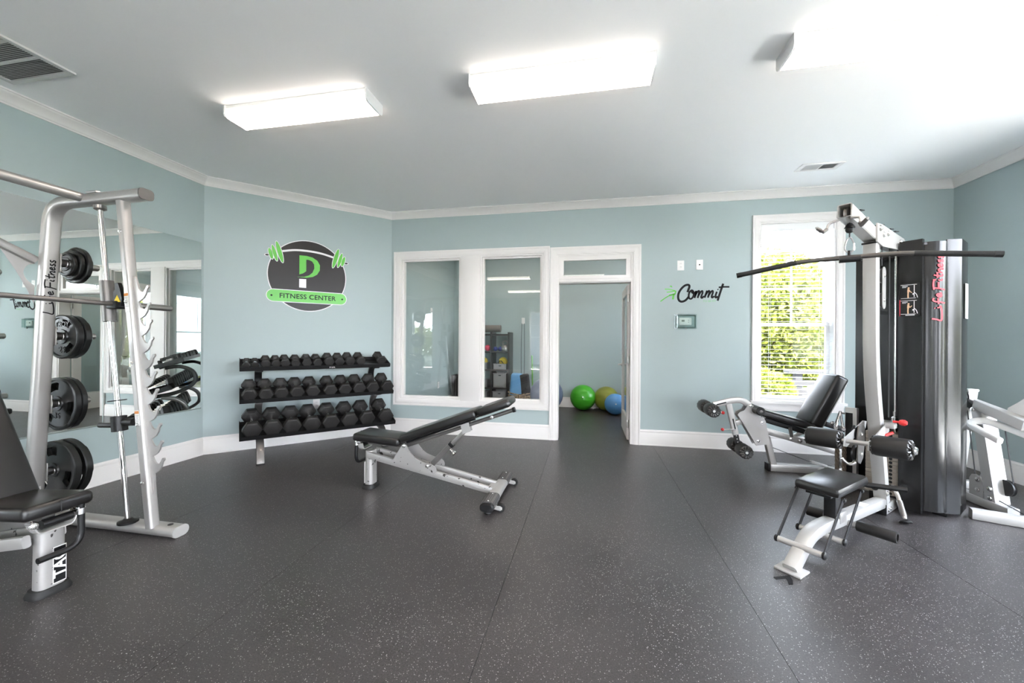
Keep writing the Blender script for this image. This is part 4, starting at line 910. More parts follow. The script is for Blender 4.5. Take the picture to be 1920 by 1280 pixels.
# ------------------------------------------------------------------ adjustable benches (local: x from the post to the foot bar, z up)
def rpad(mb, c, d, R, bev): return mb.box(c, d, R, bev, 4)
def bench(label, loc, rz, back_deg):
    t = thing('adjustable_bench', label, 'weight bench', loc, rz, 'adjustable weight benches'); B_ = lambda nm, mb, m, lab=None, par=t, smooth=40: obj(nm, mb, m, par, lab, world=False, smooth=smooth)
    ar = math.radians(back_deg); d = V((math.cos(ar), 0, math.sin(ar))); nn = V((-math.sin(ar), 0, math.cos(ar))); PV = V((0.346, 0, 0.394)); q = lambda a, b, y=0: PV + d * a + nn * b + V((0, y, 0))
    Rm = Matrix(((d.x, 0, nn.x), (0, 1, 0), (d.z, 0, nn.z)))
    B_('foot_plate', MB().sweep([(0, -0.02, 0.0), (0, -0.02, 0.012), (0, -0.02, 0.022), (0, -0.02, 0.034)], rrect(0.160, 0.115, 0.045, 4), X_, scale=[1.0, 1.0, 0.93, 0.86]), 'rubber', 'black rubber foot')
    B_('post', MB().sweep([(0.0, -0.02, 0.02), (0.0, -0.02, 0.325)], rrect(0.108, 0.074, 0.028, 4), X_, scale=[1, 0.94]), 'chipped')
    B_('decal', MB().box((-0.0362, -0.040, 0.135), (0.002, 0.052, 0.185)), 'label', smooth=0)
    dc = B_('decal_panel', MB().box((-0.0370, -0.040, 0.135), (0.0022, 0.046, 0.175)), 'ink', 'black logo panel with white letters', smooth=0)
    B_('decal_letters', text_mb('TAG', 0.066, (-0.0382, -0.040, 0.138), Z_, Y_, 0.0008, bold=0.002, space=1.05), 'sign_white', par=dc, smooth=0)
    for y in (-0.072, 0.072):
        B_('side_rail', MB().sweep([(-0.005, y * 0.9, 0.292), (0.05, y, 0.283), (1.10, y, 0.070)], rrect(0.034, 0.058, 0.010, 2), Z_), 'chipped')
    for y in (-0.095, 0.095):
        crv = [tuple(v)[:2] for v in catmull([V((0.368, 0.400, 0)), V((0.395, 0.355, 0)), V((0.450, 0.300, 0)), V((0.520, 0.268, 0)), V((0.590, 0.252, 0)), V((0.625, 0.232, 0)), V((0.635, 0.200, 0)), V((0.620, 0.172, 0))], 4)]
        B_('side_plate', MB().prism([(0.24, 0.262), (0.325, 0.398), (0.346, 0.415)] + crv, (0, y, 0), X_, Z_, -0.004, 0.004), 'chipped', smooth=0)
        B_('pivot_bolt', MB().bolt((0.346, y + math.copysign(0.004, y), 0.394), (0, math.copysign(1, y), 0), 0.013, 0.010), 'zinc'); B_('pivot_bolt', MB().bolt((0.555, y + math.copysign(0.004, y), 0.240), (0, math.copysign(1, y), 0), 0.012, 0.010), 'zinc')
    # seat
    sr = math.radians(-4); Rs = Matrix.Rotation(-sr, 3, 'Y'); sc = V((0.10, 0, 0.437))
    Rs = Matrix(((math.cos(sr), 0, -math.sin(sr)), (0, 1, 0), (math.sin(sr), 0, math.cos(sr))))
    st = B_('seat', rpad(MB(), sc, (0.43, 0.272, 0.068), Rs, 0.024), 'vinyl', 'black vinyl seat pad')
    B_('seam', MB().sweep([sc + Rs @ V((-0.214, 0, zz)) for zz in (-0.03, 0.03)], rrect(0.004, 0.004, 0.001, 1), Y_), 'vinyl', par=st)
    B_('seat_tube', MB().sweep([(-0.03, 0, 0.385), (0.33, 0, 0.375)], rrect(0.05, 0.035, 0.012, 2), Z_), 'silver_dark')
    B_('seat_bracket', MB().sweep(fillet([(-0.065, -0.085, 0.392), (-0.065, -0.065, 0.335), (-0.065, 0.065, 0.335), (-0.065, 0.09, 0.392)], 0.02), rrect(0.05, 0.007, 0.002, 1), X_ if False else V((0, 0.01, 1))), 'pale')
    B_('seat_roller', MB().tube([(-0.066, -0.068, 0.372), (-0.066, 0.048, 0.372)], 0.021, 12), 'black')
    B_('bracket_bolt', MB().bolt((-0.092, 0.088, 0.385), (-1, 0, 0), 0.013, 0.012), 'zinc')
    ph = [(-0.10, -0.085, 0.425), (-0.105, -0.085, 0.217), (-0.105, 0.080, 0.217)]
    B_('handle', MB().tube(fillet(ph, 0.075, 7), 0.0145, 14, up=X_), 'black', 'black bent tube handle')
    B_('handle_clamp', MB().tube([(-0.10, -0.085, 0.375), (-0.10, -0.085, 0.405)], 0.018, 14).box((-0.085, -0.085, 0.400), (0.05, 0.03, 0.03), None, 0.006), 'chrome')
    # back
    B_('back_tube', MB().tube([q(-0.03, -0.014), q(0.965, -0.018)], 0.0165, 16, up=Y_), 'silver_dark', 'dark grey back tube')
    B_('back_tube_cap', MB().tube([q(0.963, -0.018), q(0.985, -0.018)], 0.0215, 16, up=Y_), 'black')
    B_('back_rail', MB().tube([q(0.02, 0.020, -0.07), q(0.66, 0.020, -0.07)], 0.010, 8, up=Y_).tube([q(0.02, 0.020, 0.07), q(0.66, 0.020, 0.07)], 0.010, 8, up=Y_), 'black')
    B_('backrest', rpad(MB(), q(0.345, 0.064), (0.70, 0.285, 0.066), Rm, 0.024), 'vinyl', 'black vinyl back pad')
    B_('headrest', rpad(MB(), q(0.848, 0.058), (0.285, 0.285, 0.066), Rm, 0.026), 'vinyl', 'black vinyl head pad')
    for a in (0.53, 0.78): B_('back_bolt', MB().bolt(q(a, -0.016, -0.0165), (0, -1, 0), 0.011, 0.008), 'zinc')
    # telescopic strut
    s0 = V((0.565, 0, 0.232)); s1 = q(0.535, -0.045); sd = (s1 - s0).normalized(); Ls = (s1 - s0).length
    B_('strut_sleeve', MB().sweep([s0, s0 + sd * min(0.235, Ls * 0.6)], rrect(0.046, 0.046, 0.012, 2), Y_), 'silver_dark')
    B_('strut_collar', MB().sweep([s0 + sd * min(0.225, Ls * 0.58), s0 + sd * min(0.250, Ls * 0.65)], rrect(0.052, 0.052, 0.014, 2), Y_), 'black')
    B_('strut_rod', MB().sweep([s0 + sd * 0.1, s1], rrect(0.034, 0.034, 0.010, 2), Y_), 'steel')
    for y in (-0.026, 0.026): B_('strut_lug', MB().prism([(-0.035, -0.05), (0.035, -0.05), (0.045, 0.03), (-0.03, 0.04)], q(0.535, -0.02, y), d, nn, -0.003, 0.003), 'pale', smooth=0)
    pk = s0 + sd * min(0.20, Ls * 0.5)
    B_('pull_pin', MB().lathe([(0.010, 0), (0.010, 0.05), (0.022, 0.060), (0.024, 0.075), (0, 0.075)], pk, V((0.75, -0.15, -0.65)), 14), 'chrome')
    # foot bar
    B_('foot_bar', MB().sweep([(1.135, -0.365, 0.055), (1.135, 0.355, 0.055)], rrect(0.098, 0.058, 0.026, 4), Z_), 'silver')
    B_('rail_gusset', MB().box((1.095, 0, 0.078), (0.07, 0.17, 0.014), None, 0.004), 'chipped')
    for s in (-1, 1):
        y0 = s * 0.255
        B_('foot_grip', MB().sweep([(1.135, y0 - 0.095, 0.0565), (1.135, y0 + 0.095, 0.0565)], rrect(0.108, 0.068, 0.030, 4), Z_), 'grip', 'black diamond-textured grip cover')
        B_('end_cap', MB().sweep([(1.135, s * 0.352, 0.055), (1.135, s * 0.372, 0.055), (1.135, s * 0.382, 0.055)], rrect(0.104, 0.064, 0.029, 4), Z_, scale=[1, 1, 0.8]), 'black')
        B_('foot_pad', MB().lathe([(0.026, 0), (0.030, 0.010), (0.022, 0.03)], (1.135, s * 0.335, 0.0), Z_, 16), 'rubber')
        for k, dy in ((0, -0.05), (1, 0.05)): B_('rivet', MB().bolt((1.135, y0 + dy * 1.4, 0.0905), Z_, 0.006, 0.003), 'zinc')
        wy = s * 0.275 - 0.02; wp = V((1.225, wy, 0.034))
        B_('wheel', MB().lathe([(0.008, -0.012), (0.029, -0.012), (0.033, -0.007), (0.033, 0.007), (0.029, 0.012), (0.008, 0.012)], wp, Y_, 20), 'rubber', 'black transport wheel')
        mb = MB()
        for dy in (-0.017, 0.017): mb.prism([(-0.075, -0.005), (0.0, -0.016), (0.014, -0.008), (0.014, 0.008), (0.0, 0.016), (-0.075, 0.024)], wp + V((0, dy, 0.0)), X_, Z_, -0.002, 0.002)
        mb.bolt(wp + V((0, -0.019, 0)), (0, -1, 0), 0.008, 0.006); B_('wheel_bracket', mb, 'pale', smooth=0)
    return t
bench('adjustable bench with its back pad tilted low, standing alone mid-floor', (-1.86, 3.175, 0), 0.0, 20.5)
bench('adjustable bench with a steep back pad under the smith bar, cut by the photo edge', (-2.665, 1.49, 0), PI, 60)

# ------------------------------------------------------------------ lat pulldown tower: axis A runs from the seat foot into the stack, B points to the right of it
TF = V((1.134, 2.48, 0)); taz = math.radians(43); TA = V((math.cos(taz), math.sin(taz), 0)); TB = V((math.sin(taz), -math.cos(taz), 0))
G = lambda s, o, z: TF + TA * s + TB * o + Z_ * z
tw = thing('lat_pulldown_tower', 'tall grey pulldown tower with black shroud, weight stack and small seat', 'exercise machine', G(1.45, 0, 0))
T_ = lambda nm, mb, m, lab=None, par=tw, smooth=38: obj(nm, mb, m, par, lab, smooth=smooth)
RT = Matrix(((TA.x, TB.x, 0), (TA.y, TB.y, 0), (0, 0, 1)))      # local (s, o, z)
def gbox(mb, s, o, z, d, bev=0.003): return mb.box(G(s, o, z), d, RT, bev)
# seat frame
path = fillet([G(-0.02, 0, 0.008), G(0.20, 0, 0.150), G(0.36, 0, 0.158), G(1.40, 0, 0.088)], [0.10, 0.12], 7)
T_('base_tube', MB().sweep(path, rrect(0.072, 0.072, 0.014, 2), TB), 'pale')
mb = gbox(MB(), -0.005, 0, 0.006, (0.115, 0.135, 0.012), 0.004); mb.bolt(G(0.035, 0, 0.012), Z_, 0.010, 0.008); T_('floor_plate', mb, 'pale')
T_('base_label', gbox(MB(), 1.02, 0, 0.150, (0.12, 0.05, 0.003), 0.001).xf(Matrix.Identity(4)), 'label', smooth=0)
T_('seat', gbox(MB(), 0.52, 0.003, 0.405, (0.465, 0.235, 0.06), 0.022), 'vinyl', 'black vinyl seat pad')
T_('seat_plate', gbox(MB(), 0.50, 0.003, 0.366, (0.36, 0.13, 0.018), 0.003), 'black')
T_('seat_post', gbox(MB(), 0.54, 0.0, 0.265, (0.085, 0.065, 0.20), 0.006), 'black')
T_('seat_post_sleeve', gbox(MB(), 0.60, 0.0, 0.175, (0.10, 0.080, 0.07), 0.006), 'silver')
for o in (-0.115, 0.118):
    for (sa, za), (sb, zb) in (((0.345, 0.362), (0.085, 0.112)), ((0.63, 0.362), (0.365, 0.112))):
        T_('link_bar', MB().sweep([G(sa, o, za), G(sb, o, zb)], rrect(0.007, 0.026, 0.002, 1), Z_), 'black')
for s in (0.085, 0.365):
    T_('cross_tube', MB().tube([G(s, -0.108, 0.112), G(s, 0.112, 0.112)], 0.0175, 14), 'silver')
    for o in (-0.119, 0.122): T_('tube_cap', MB().lathe([(0.021, -0.006), (0.021, 0.003), (0.015, 0.008), (0, 0.009)], G(s, o, 0.112), TB * math.copysign(1, o), 14), 'black')
    for o in (-0.119, 0.121): T_('link_bolt', MB().bolt(G(s + 0.262, o, 0.362), TB * math.copysign(1, o), 0.010, 0.010), 'black')
# ankle rollers and seat handle
T_('roller_axle', MB().tube([G(0.69, -0.10, 0.117), G(0.69, 0.085, 0.117)], 0.020, 12), 'silver')
T_('ankle_roller', MB().lathe([(0.018, 0), (0.032, 0.0), (0.034, 0.004), (0.034, 0.185), (0.032, 0.190), (0.024, 0.190), (0.024, 0.16), (0, 0.16)], G(0.69, 0.080, 0.118), TB, 18), 'foam', 'black foam ankle roller'); T_('ankle_roller', MB().lathe([(0.018, 0), (0.032, 0.0), (0.034, 0.004), (0.034, 0.095), (0.0, 0.10)], G(0.69, -0.095, 0.118), -TB, 18), 'foam', 'black foam ankle roller')
T_('seat_handle', MB().tube(fillet([G(0.74, 0.02, 0.372), G(0.76, 0.11, 0.372), G(0.815, 0.282, 0.385)], 0.03), 0.0165, 12), 'black')
# main post: straight above, raked forward below
post = [G(1.445, 0, 0.09), G(1.20, 0, 1.10), G(1.185, 0, 2.010)]
T_('main_post', MB().sweep(fillet(post, 0.25, 7), rrect(0.070, 0.078, 0.006, 2), TB), 'pale')
for z, o in ((0.35, -0.036), (0.29, -0.036), (0.22, -0.036), (0.16, -0.036)):
    pass
T_('post_slot', MB().lathe([(0.021, 0), (0.021, 0.003), (0, 0.003)], G(1.365, -0.02, 0.200), -TA, 14), 'black')
T_('base_block', gbox(MB(), 1.52, -0.005, 0.042, (0.24, 0.085, 0.075), 0.006), 'pale'); T_('block_cap', gbox(MB(), 1.394, -0.005, 0.042, (0.012, 0.092, 0.080), 0.003), 'black')
for s in (1.44, 1.49): T_('bolt', MB().bolt(G(s, 0.038, 0.035), TB, 0.013, 0.010), 'zinc')
T_('bolt', MB().bolt(G(1.405, 0.036, 0.165), TB, 0.015, 0.014), 'zinc')
# side brackets, knee rollers, red knob
for o in (-0.072, 0.060):
    T_('knee_bracket', MB().prism([(0.94, 0.555), (0.985, 0.545), (1.10, 0.585), (1.34, 0.640), (1.36, 0.690), (1.30, 0.700), (1.08, 0.640), (0.95, 0.612)], TF + TB * o, TA, Z_, -0.004, 0.004), 'pale', smooth=0)
T_('knee_axle', MB().tube([G(0.975, -0.32, 0.581), G(0.975, 0.285, 0.600)], 0.016, 14), 'silver')
def foam_roller(nm, a, b, r, par, fn, lab):
    a, b = V(a), V(b); L = (b - a).length; ax = b - a
    o = fn(nm, MB().lathe([(r * 0.45, 0.004), (r * 0.8, 0.0), (r * 0.95, 0.006), (r, 0.018), (r, L - 0.018), (r * 0.95, L - 0.006), (r * 0.8, L), (r * 0.45, L - 0.004)], a, ax, 24), 'foam', lab)
    for p, d in ((a, -1), (b, 1)):
        mb = MB(); A = ax.normalized() * d; X = A.orthogonal().normalized(); Y = A.cross(X)
        for k in range(12):
            t = 2 * PI * k / 12; dr = X * math.cos(t) + Y * math.sin(t)
            mb.tube([p + dr * (r * 0.93) - A * 0.004, p + dr * (r * 0.75) + A * 0.004, p + dr * (r * 0.40) + A * 0.002], r * 0.085, 5)
        fn('gathered_end', mb, 'fold_highlight', None, o); fn('hub_cap', MB().lathe([(r * 0.36, -0.002), (r * 0.36, 0.006), (r * 0.28, 0.009), (0, 0.009)], p, A, 14), 'black', None, o)
    return o
foam_roller('knee_roller', G(0.975, -0.302, 0.5825), G(0.975, -0.102, 0.5885), 0.068, tw, T_, 'black padded knee roller')
kr = foam_roller('knee_roller', G(0.975, 0.078, 0.5945), G(0.975, 0.262, 0.600), 0.068, tw, T_, 'black padded knee roller')
T_('axle_cap', MB().lathe([(0.026, 0), (0.028, 0.006), (0.022, 0.014), (0, 0.016)], G(0.975, 0.276, 0.6005), TB, 16), 'chrome')
T_('pin_housing', gbox(MB(), 1.30, 0.085, 0.690, (0.06, 0.05, 0.035), 0.004), 'silver')
T_('pull_knob', MB().lathe([(0.008, 0), (0.008, 0.03), (0.016, 0.034), (0.021, 0.046), (0.021, 0.062), (0.012, 0.074), (0, 0.076)], G(1.30, 0.095, 0.722), TB, 16), 'red', 'red pull knob')
T_('lever_tip', MB().tube([G(1.26, 0.062, 0.618), G(1.30, 0.095, 0.642)], 0.010, 10), 'red', 'red lever tip'); 
# pulley housing left of the post, hook below
mb = MB().prism(pill(0.052, 0.045, (1.20, 0.56), 8) if False else [(1.12, 0.42), (1.17, 0.40), (1.22, 0.44), (1.25, 0.55), (1.25, 0.66), (1.20, 0.69), (1.14, 0.68), (1.11, 0.60)], TF + TB * -0.05, TA, Z_, -0.004, 0.004); T_('pulley_plate', mb, 'silver_dark', smooth=0)
for z in (0.62, 0.475):
    T_('pulley', MB().lathe([(0.012, -0.012), (0.056, -0.012), (0.050, -0.004), (0.050, 0.004), (0.056, 0.012), (0.012, 0.012)], G(1.17, -0.075, z), TB, 22), 'black', 'black cable pulley'); T_('bolt', MB().bolt(G(1.17, -0.045, z), TB, 0.012, 0.010), 'zinc')
T_('cable_hook', MB().tube(catmull([G(1.16, -0.06, 0.44), G(1.13, -0.075, 0.405), G(1.12, -0.10, 0.395), G(1.11, -0.125, 0.415), G(1.105, -0.135, 0.43)], 4), 0.011, 10), 'steel')
# top beam with end hooks and pulleys
BP = [G(0.70, 0, 2.150), G(1.20, 0, 2.052), G(1.90, 0, 2.055)]
bm_ = MB(); bm_.sweep(BP, rrect(0.080, 0.090, 0.006, 1), Z_, caps=False)
inner = rrect(0.068, 0.078, 0.004, 1); bm_.sweep(BP, inner, Z_, caps=False)
a_, b_ = rrect(0.080, 0.090, 0.006, 1), inner; 
for s, zz in ((0.70, 2.150), (1.90, 2.055)):
    vs_ = [G(s, -x, zz + z) for x, z in a_] + [G(s, -x, zz + z) for x, z in b_]; m_ = len(a_); bm_.add(vs_, [(i, (i + 1) % m_, m_ + (i + 1) % m_, m_ + i) for i in range(m_)])
T_('top_beam', bm_, 'pale'); T_('end_pulley', MB().lathe([(0.010, -0.010), (0.045, -0.010), (0.040, -0.003), (0.040, 0.003), (0.045, 0.010), (0.010, 0.010)], G(0.755, 0, 2.140), TB, 20), 'skin' if False else 'silver_dark')
T_('beam_plate', MB().prism([(1.13, 2.00), (1.13, 2.13), (1.22, 2.135), (1.72, 2.10), (1.78, 2.06), (1.78, 2.01), (1.24, 1.98)], TF + TB * 0.045, TA, Z_, -0.004, 0.005), 'pale', smooth=0)
T_('post_collar', gbox(MB(), 1.185, 0, 2.000, (0.090, 0.086, 0.012), 0.002), 'black')
for s, z in ((1.18, 2.10), (1.25, 2.065), (1.34, 2.085), (1.62, 2.06)): T_('bolt', MB().bolt(G(s, 0.05, z), TB, 0.016, 0.014), 'zinc')
for s in (0.92, 1.32, 1.52, 1.64):
    T_('cable_guard', MB().prism([(-0.035, -0.004), (0.035, 0.004), (0.035, 0.010), (-0.035, 0.002)], G(s, 0, 2.185 if s < 1 else 2.150), TA, Z_, -0.03, 0.03), 'black', smooth=0)
    T_('top_pulley', MB().lathe([(0.010, -0.010), (0.056, -0.010), (0.050, -0.003), (0.050, 0.003), (0.056, 0.010), (0.010, 0.010)], G(s + 0.01, 0, 2.130 if s < 1 else 2.095), TB, 22), 'silver_dark')
for o in (-1, 1):
    T_('bar_hook', MB().tube(fillet([G(0.71, o * 0.03, 2.100), G(0.70, o * 0.085, 2.088), G(0.68, o * 0.088, 2.045), G(0.66, o * 0.10, 2.028), G(0.645, o * 0.13, 2.048), G(0.645, o * 0.135, 2.065)], 0.02, 4), 0.008, 8), 'silver'); 
    T_('hook_sleeve', MB().tube([G(0.68, o * 0.088, 2.046), G(0.66, o * 0.10, 2.028), G(0.645, o * 0.133, 2.055)], 0.012, 8), 'silver_dark')
# cable, stop ball
T_('cable_stop', MB().sphere(G(0.79, 0, 2.040), 0.024, 16, 10).lathe([(0.030, 0), (0.020, 0.02), (0.012, 0.03)], G(0.79, 0, 2.052), Z_, 14), 'black', 'black rubber cable stop')
T_('lift_cable', MB().tube([G(0.79, 0, 2.13), G(0.79, 0, 1.985)], 0.004, 8), 'cable')
mb = MB()
for s, z0, z1, o in ((1.30, 1.86, 2.10, -0.012), (1.36, 1.86, 2.10, 0.012), (1.50, 0.72, 2.08, 0.02), (1.62, 0.72, 2.08, 0.035), (1.32, 0.66, 1.53, 0.0)): mb.tube([G(s, o, z0), G(s, o, z1)], 0.004, 6, up=TB)
T_('cable_run', mb, 'cable', 'vertical black cables')
# floating double pulley
for o in (-0.022, 0.022): T_('float_plate', MB().prism(pill(0.155, 0.034, (0, 0), 10), G(1.335, o + 0.01, 1.69), Z_, TA if o < 0 else TA, -0.002, 0.002), 'silver', smooth=0)
for z in (1.60, 1.78):
    T_('float_pulley', MB().lathe([(0.010, -0.010), (0.056, -0.010), (0.050, -0.003), (0.050, 0.003), (0.056, 0.010), (0.010, 0.010)], G(1.335, 0.010, z), TB, 22), 'silver_dark'); T_('bolt', MB().bolt(G(1.335, 0.034, z), TB, 0.011, 0.008), 'zinc')
# weight stack and guide rods
SS, SO_ = 1.700, -0.045
for k in range(16):
    z = 0.115 + 0.0300 * k
    pl_ = T_('stack_plate', gbox(MB(), SS, SO_, z, (0.19, 0.20, 0.0275), 0.002), 'stack', smooth=0)
    T_('pin_hole', MB().lathe([(0.011, 0), (0.011, 0.0012), (0, 0.0012)], G(SS - 0.0953, SO_ + 0.052, z), -TA, 10), 'ink', None, pl_)
    T_('number_tag', gbox(MB(), SS - 0.0955, SO_ + 0.012, z, (0.002, 0.032, 0.018), 0), 'ink', None, pl_, 0)
    if k % 4 != 3: T_('number', text_mb(str((16 - k) * 10), 0.017, G(SS - 0.0966, SO_ + 0.012, z), TB, Z_, 0.0006), 'sign_white', None, pl_, 0)
T_('stack_head', gbox(MB(), SS, SO_, 0.635, (0.12, 0.12, 0.05), 0.006), 'silver'); T_('stack_stem', MB().lathe([(0.022, 0), (0.022, 0.05), (0.012, 0.06), (0.012, 0.10)], G(SS - 0.03, SO_ + 0.06, 0.65), Z_, 14), 'chrome')
T_('stack_foot', gbox(MB(), SS, SO_, 0.05, (0.16, 0.16, 0.10), 0.004), 'black')
for o in (-0.06, 0.055): T_('guide_rod', MB().tube([G(SS, SO_ + o, 0.10), G(SS, SO_ + o, 2.055)], 0.0095, 10, up=TA), 'chrome')
# shrouds
T_('frame_post', gbox(MB(), 1.93, 0.02, 1.04, (0.07, 0.07, 2.06), 0.006), 'black')
T_('rear_shroud', MB().prism([(2.04, -0.345), (2.06, -0.345), (2.06, 0.30), (2.04, 0.30)], TF, TA, TB, -2.06, -0.03).xf(Matrix.Identity(4)), 'shroud', 'flat black rear shroud', smooth=0)
def shroud(poly, z0, z1, nm, lab):
    pts = [G(s, o, 0) for s, o in poly]; n_ = len(pts); th = 0.006; mb = MB(); outp = []
    for i in range(n_):
        a = pts[max(0, i - 1)]; b = pts[min(n_ - 1, i + 1)]; t = (b - a).normalized(); outp.append(pts[i] + V((t.y, -t.x, 0)) * -th)
    vs_ = [p + Z_ * z for z in (z0, z1) for p in pts + outp]; m_ = 2 * n_; fs_ = []
    for i in range(n_ - 1):
        fs_ += [(i, i + 1, m_ + i + 1, m_ + i), (n_ + i, m_ + n_ + i, m_ + n_ + i + 1, n_ + i + 1), (i, n_ + i, n_ + i + 1, i + 1), (m_ + i, m_ + i + 1, m_ + n_ + i + 1, m_ + n_ + i)]
    fs_ += [(0, m_, m_ + n_, n_), (n_ - 1, 2 * n_ - 1, m_ + 2 * n_ - 1, m_ + n_ - 1)]
    return T_(nm, mb.add(vs_, fs_), 'shroud', lab, smooth=25)
shroud([(1.66, 0.058), (1.562, 0.060), (1.560, 0.184), (1.60, 0.186)], 0.03, 2.052, 'shroud_front', 'flat front panel of the black shroud')
cyl = []
for k in range(17):
    t = -1.28 + 2.56 * k / 16; c0 = V((1.765, 0.120)); ang = math.radians(142) - 0 ; dirv = V((math.cos(math.radians(143.0) - t), math.sin(math.radians(143.0) - t))); cyl.append((1.735 + 0.118 * dirv.x, 0.165 + 0.118 * dirv.y))
cyl_o = shroud(cyl, 0.045, 2.035, 'shroud_column', 'rounded column of the black shroud')
shroud([(1.735, 0.270), (1.735, 0.276), (1.800, 0.336), (1.812, 0.340), (2.015, 0.334), (2.03, 0.325)], 0.03, 2.052, 'shroud_side', 'side panel of the black shroud')
T_('shroud_foot', gbox(MB(), 1.80, 0.24, 0.022, (0.10, 0.08, 0.044), 0.003), 'black')
T_('shroud_cap', MB().prism([(s, o) for s, o in [(1.60, 0.06), (1.60, 0.18), (1.68, 0.24), (1.80, 0.31), (2.0, 0.31), (2.0, -0.3), (1.9, -0.3), (1.8, 0.0)]], TF, TA, TB, -2.03, -2.015), 'black', smooth=0)
# red script on the column
cdir = V((math.cos(math.radians(143.0) - 0.10), math.sin(math.radians(143.0) - 0.10))); nrm = (TA * cdir.x + TB * cdir.y); cO = G(1.735 + 0.1185 * cdir.x, 0.165 + 0.1185 * cdir.y, 1.465); cO += nrm * 0.006
side = Z_.cross(nrm); LFs = [(w_ if isinstance(w_, float) else None, st_) for w_, st_ in [(s_ if isinstance(s_, tuple) else (0.0, s_)) for s_ in LF]]
red = [(0.0075 * 1.35, [(a * 1.28, b * 1.05 - 0.012) for a, b in st_]) for w_, st_ in LFs]
T_('red_script', strokes_mb(red, cO, (Z_ + side * 0.03), -side, 0.010, 0.001), 'redprint', 'red script lettering up the column', cyl_o, 0)
# exercise placard on the front panel
PO = G(1.5535, 0.122, 1.61); PU, PN = TB, -TA
pc = T_('placard', MB().prism(rrect(0.106, 0.245, 0.004, 1), PO, PU, Z_, 0, 0.0015), 'black', 'black exercise placard with two drawn figures', smooth=0)
mb = MB(); fig_ = MB(); shorts = MB(); bars = MB()
for dz in (0.058, -0.060):
    for a, b, w2, h2 in ((-0.008, 0.052, 0.088, 0.003), (-0.010, -0.048, 0.080, 0.003), (0.022, 0.004, 0.004, 0.088), (-0.028, 0.042, 0.030, 0.004), (-0.032, 0.034, 0.022, 0.003)): mb.prism([(a - w2 / 2, b + dz - h2 / 2), (a + w2 / 2, b + dz - h2 / 2), (a + w2 / 2, b + dz + h2 / 2), (a - w2 / 2, b + dz + h2 / 2)], PO, PU, Z_, 0.0015, 0.0022)
    mb.merge(strokes_mb([(0.004, [(0.022, -0.005 + dz), (0.034, -0.022 + dz), (0.040, -0.046 + dz)])], PO + PN * 0.0015, PU, Z_, 0.004, 0.0008)); mb.prism(circ(0.006, 8, (0.018, -0.018 + dz)), PO, PU, Z_, 0.0015, 0.0022)
    fig_.prism(circ(0.006, 10, (-0.008, 0.028 + dz)), PO, PU, Z_, 0.0015, 0.0023); fig_.merge(strokes_mb([(0.011, [(-0.009, 0.021 + dz), (-0.010, -0.005 + dz)]), (0.008, [(-0.010, -0.004 + dz), (-0.011, -0.026 + dz), (-0.010, -0.045 + dz)]), (0.005, [(-0.006, 0.016 + dz), (0.0, 0.002 + dz), (0.010, 0.004 + (0.010 if dz < 0 else -0.012) + dz)])], PO + PN * 0.0015, PU, Z_, 0.006, 0.0009))
mb.prism(rrect(0.05, 0.006, 0.001, 1), PO + Z_ * -0.116, PU, Z_, 0.0015, 0.0022)
T_('placard_lines', mb, 'sign_white', None, pc, 0); T_('placard_figure', fig_, 'skin', 'small tan drawn figure', pc, 0)
T_('placard_edge', MB().prism([(-0.058, -0.122), (-0.053, -0.122), (-0.053, 0.0), (-0.058, 0.0)], PO, PU, Z_, 0.0, 0.0018), 'redprint', None, pc, 0)
T_('side_label', gbox(MB(), 1.90, 0.3475, 1.60, (0.08, 0.002, 0.26), 0), 'label', 'white instruction label on the side', smooth=0)
# storage post behind the seat
T_('storage_post', gbox(MB(), 1.90, -0.325, 0.36, (0.05, 0.085, 0.70), 0.004), 'silver')
for z0, z1 in ((0.13, 0.36), (0.42, 0.665)): T_('storage_panel', gbox(MB(), 1.873, -0.335, (z0 + z1) / 2, (0.004, 0.05, z1 - z0), 0), 'black', smooth=0)
T_('storage_arm', MB().tube([G(1.87, -0.365, 0.655), G(1.80, -0.375, 0.665)], 0.008, 8).tube([G(1.87, -0.355, 0.395), G(1.80, -0.368, 0.40)], 0.008, 8), 'silver')
T_('floor_beam', MB().beam([G(1.45, -0.32, 0.035), G(2.03, -0.32, 0.035)], 0.06, 0.05).beam([G(1.90, -0.34, 0.035), G(1.90, 0.30, 0.035)], 0.06, 0.05), 'silver')

# lat bar hanging from the cable by a snap hook
ld = V((0.925, -0.379, 0)).normalized(); LC = G(0.79, 0, 1.845)
lb = thing('lat_bar', 'long black lat bar with angled ends, hanging from the tower cable', 'cable bar', LC)
pts = [LC - ld * 0.645 - Z_ * 0.055, LC - ld * 0.25 + Z_ * 0.010, LC + ld * 0.245 + Z_ * 0.010, LC + ld * 0.665 - Z_ * 0.045]
obj('bar', MB().tube(fillet(pts, 0.09, 6), 0.0155, 14), 'gunmetal', lb, 'dark grey bent bar')
for a, b in ((pts[0], pts[1]), (pts[3], pts[2])):
    d_ = (b - a).normalized(); obj('grip', MB().tube([a + d_ * 0.02, a + d_ * 0.36], 0.0175, 14), 'rubber', lb, 'black rubber grip'); obj('end_cap', MB().tube([a - d_ * 0.012, a + d_ * 0.022], 0.0190, 14), 'black', lb)
obj('swivel', MB().tube([LC - ld * 0.055, LC + ld * 0.055], 0.0235, 16).tube([LC, LC + Z_ * 0.055], 0.010, 10), 'black', lb, 'black swivel collar')
sh = thing('snap_hook', 'steel snap hook between the cable stop and the lat bar', 'snap hook', LC + Z_ * 0.045)
kp = [(-0.012, 0.0), (-0.024, 0.020), (-0.020, 0.06), (-0.011, 0.085), (0.0, 0.094), (0.011, 0.085), (0.022, 0.05), (0.026, 0.02), (0.012, 0.0), (0.0, -0.004)]
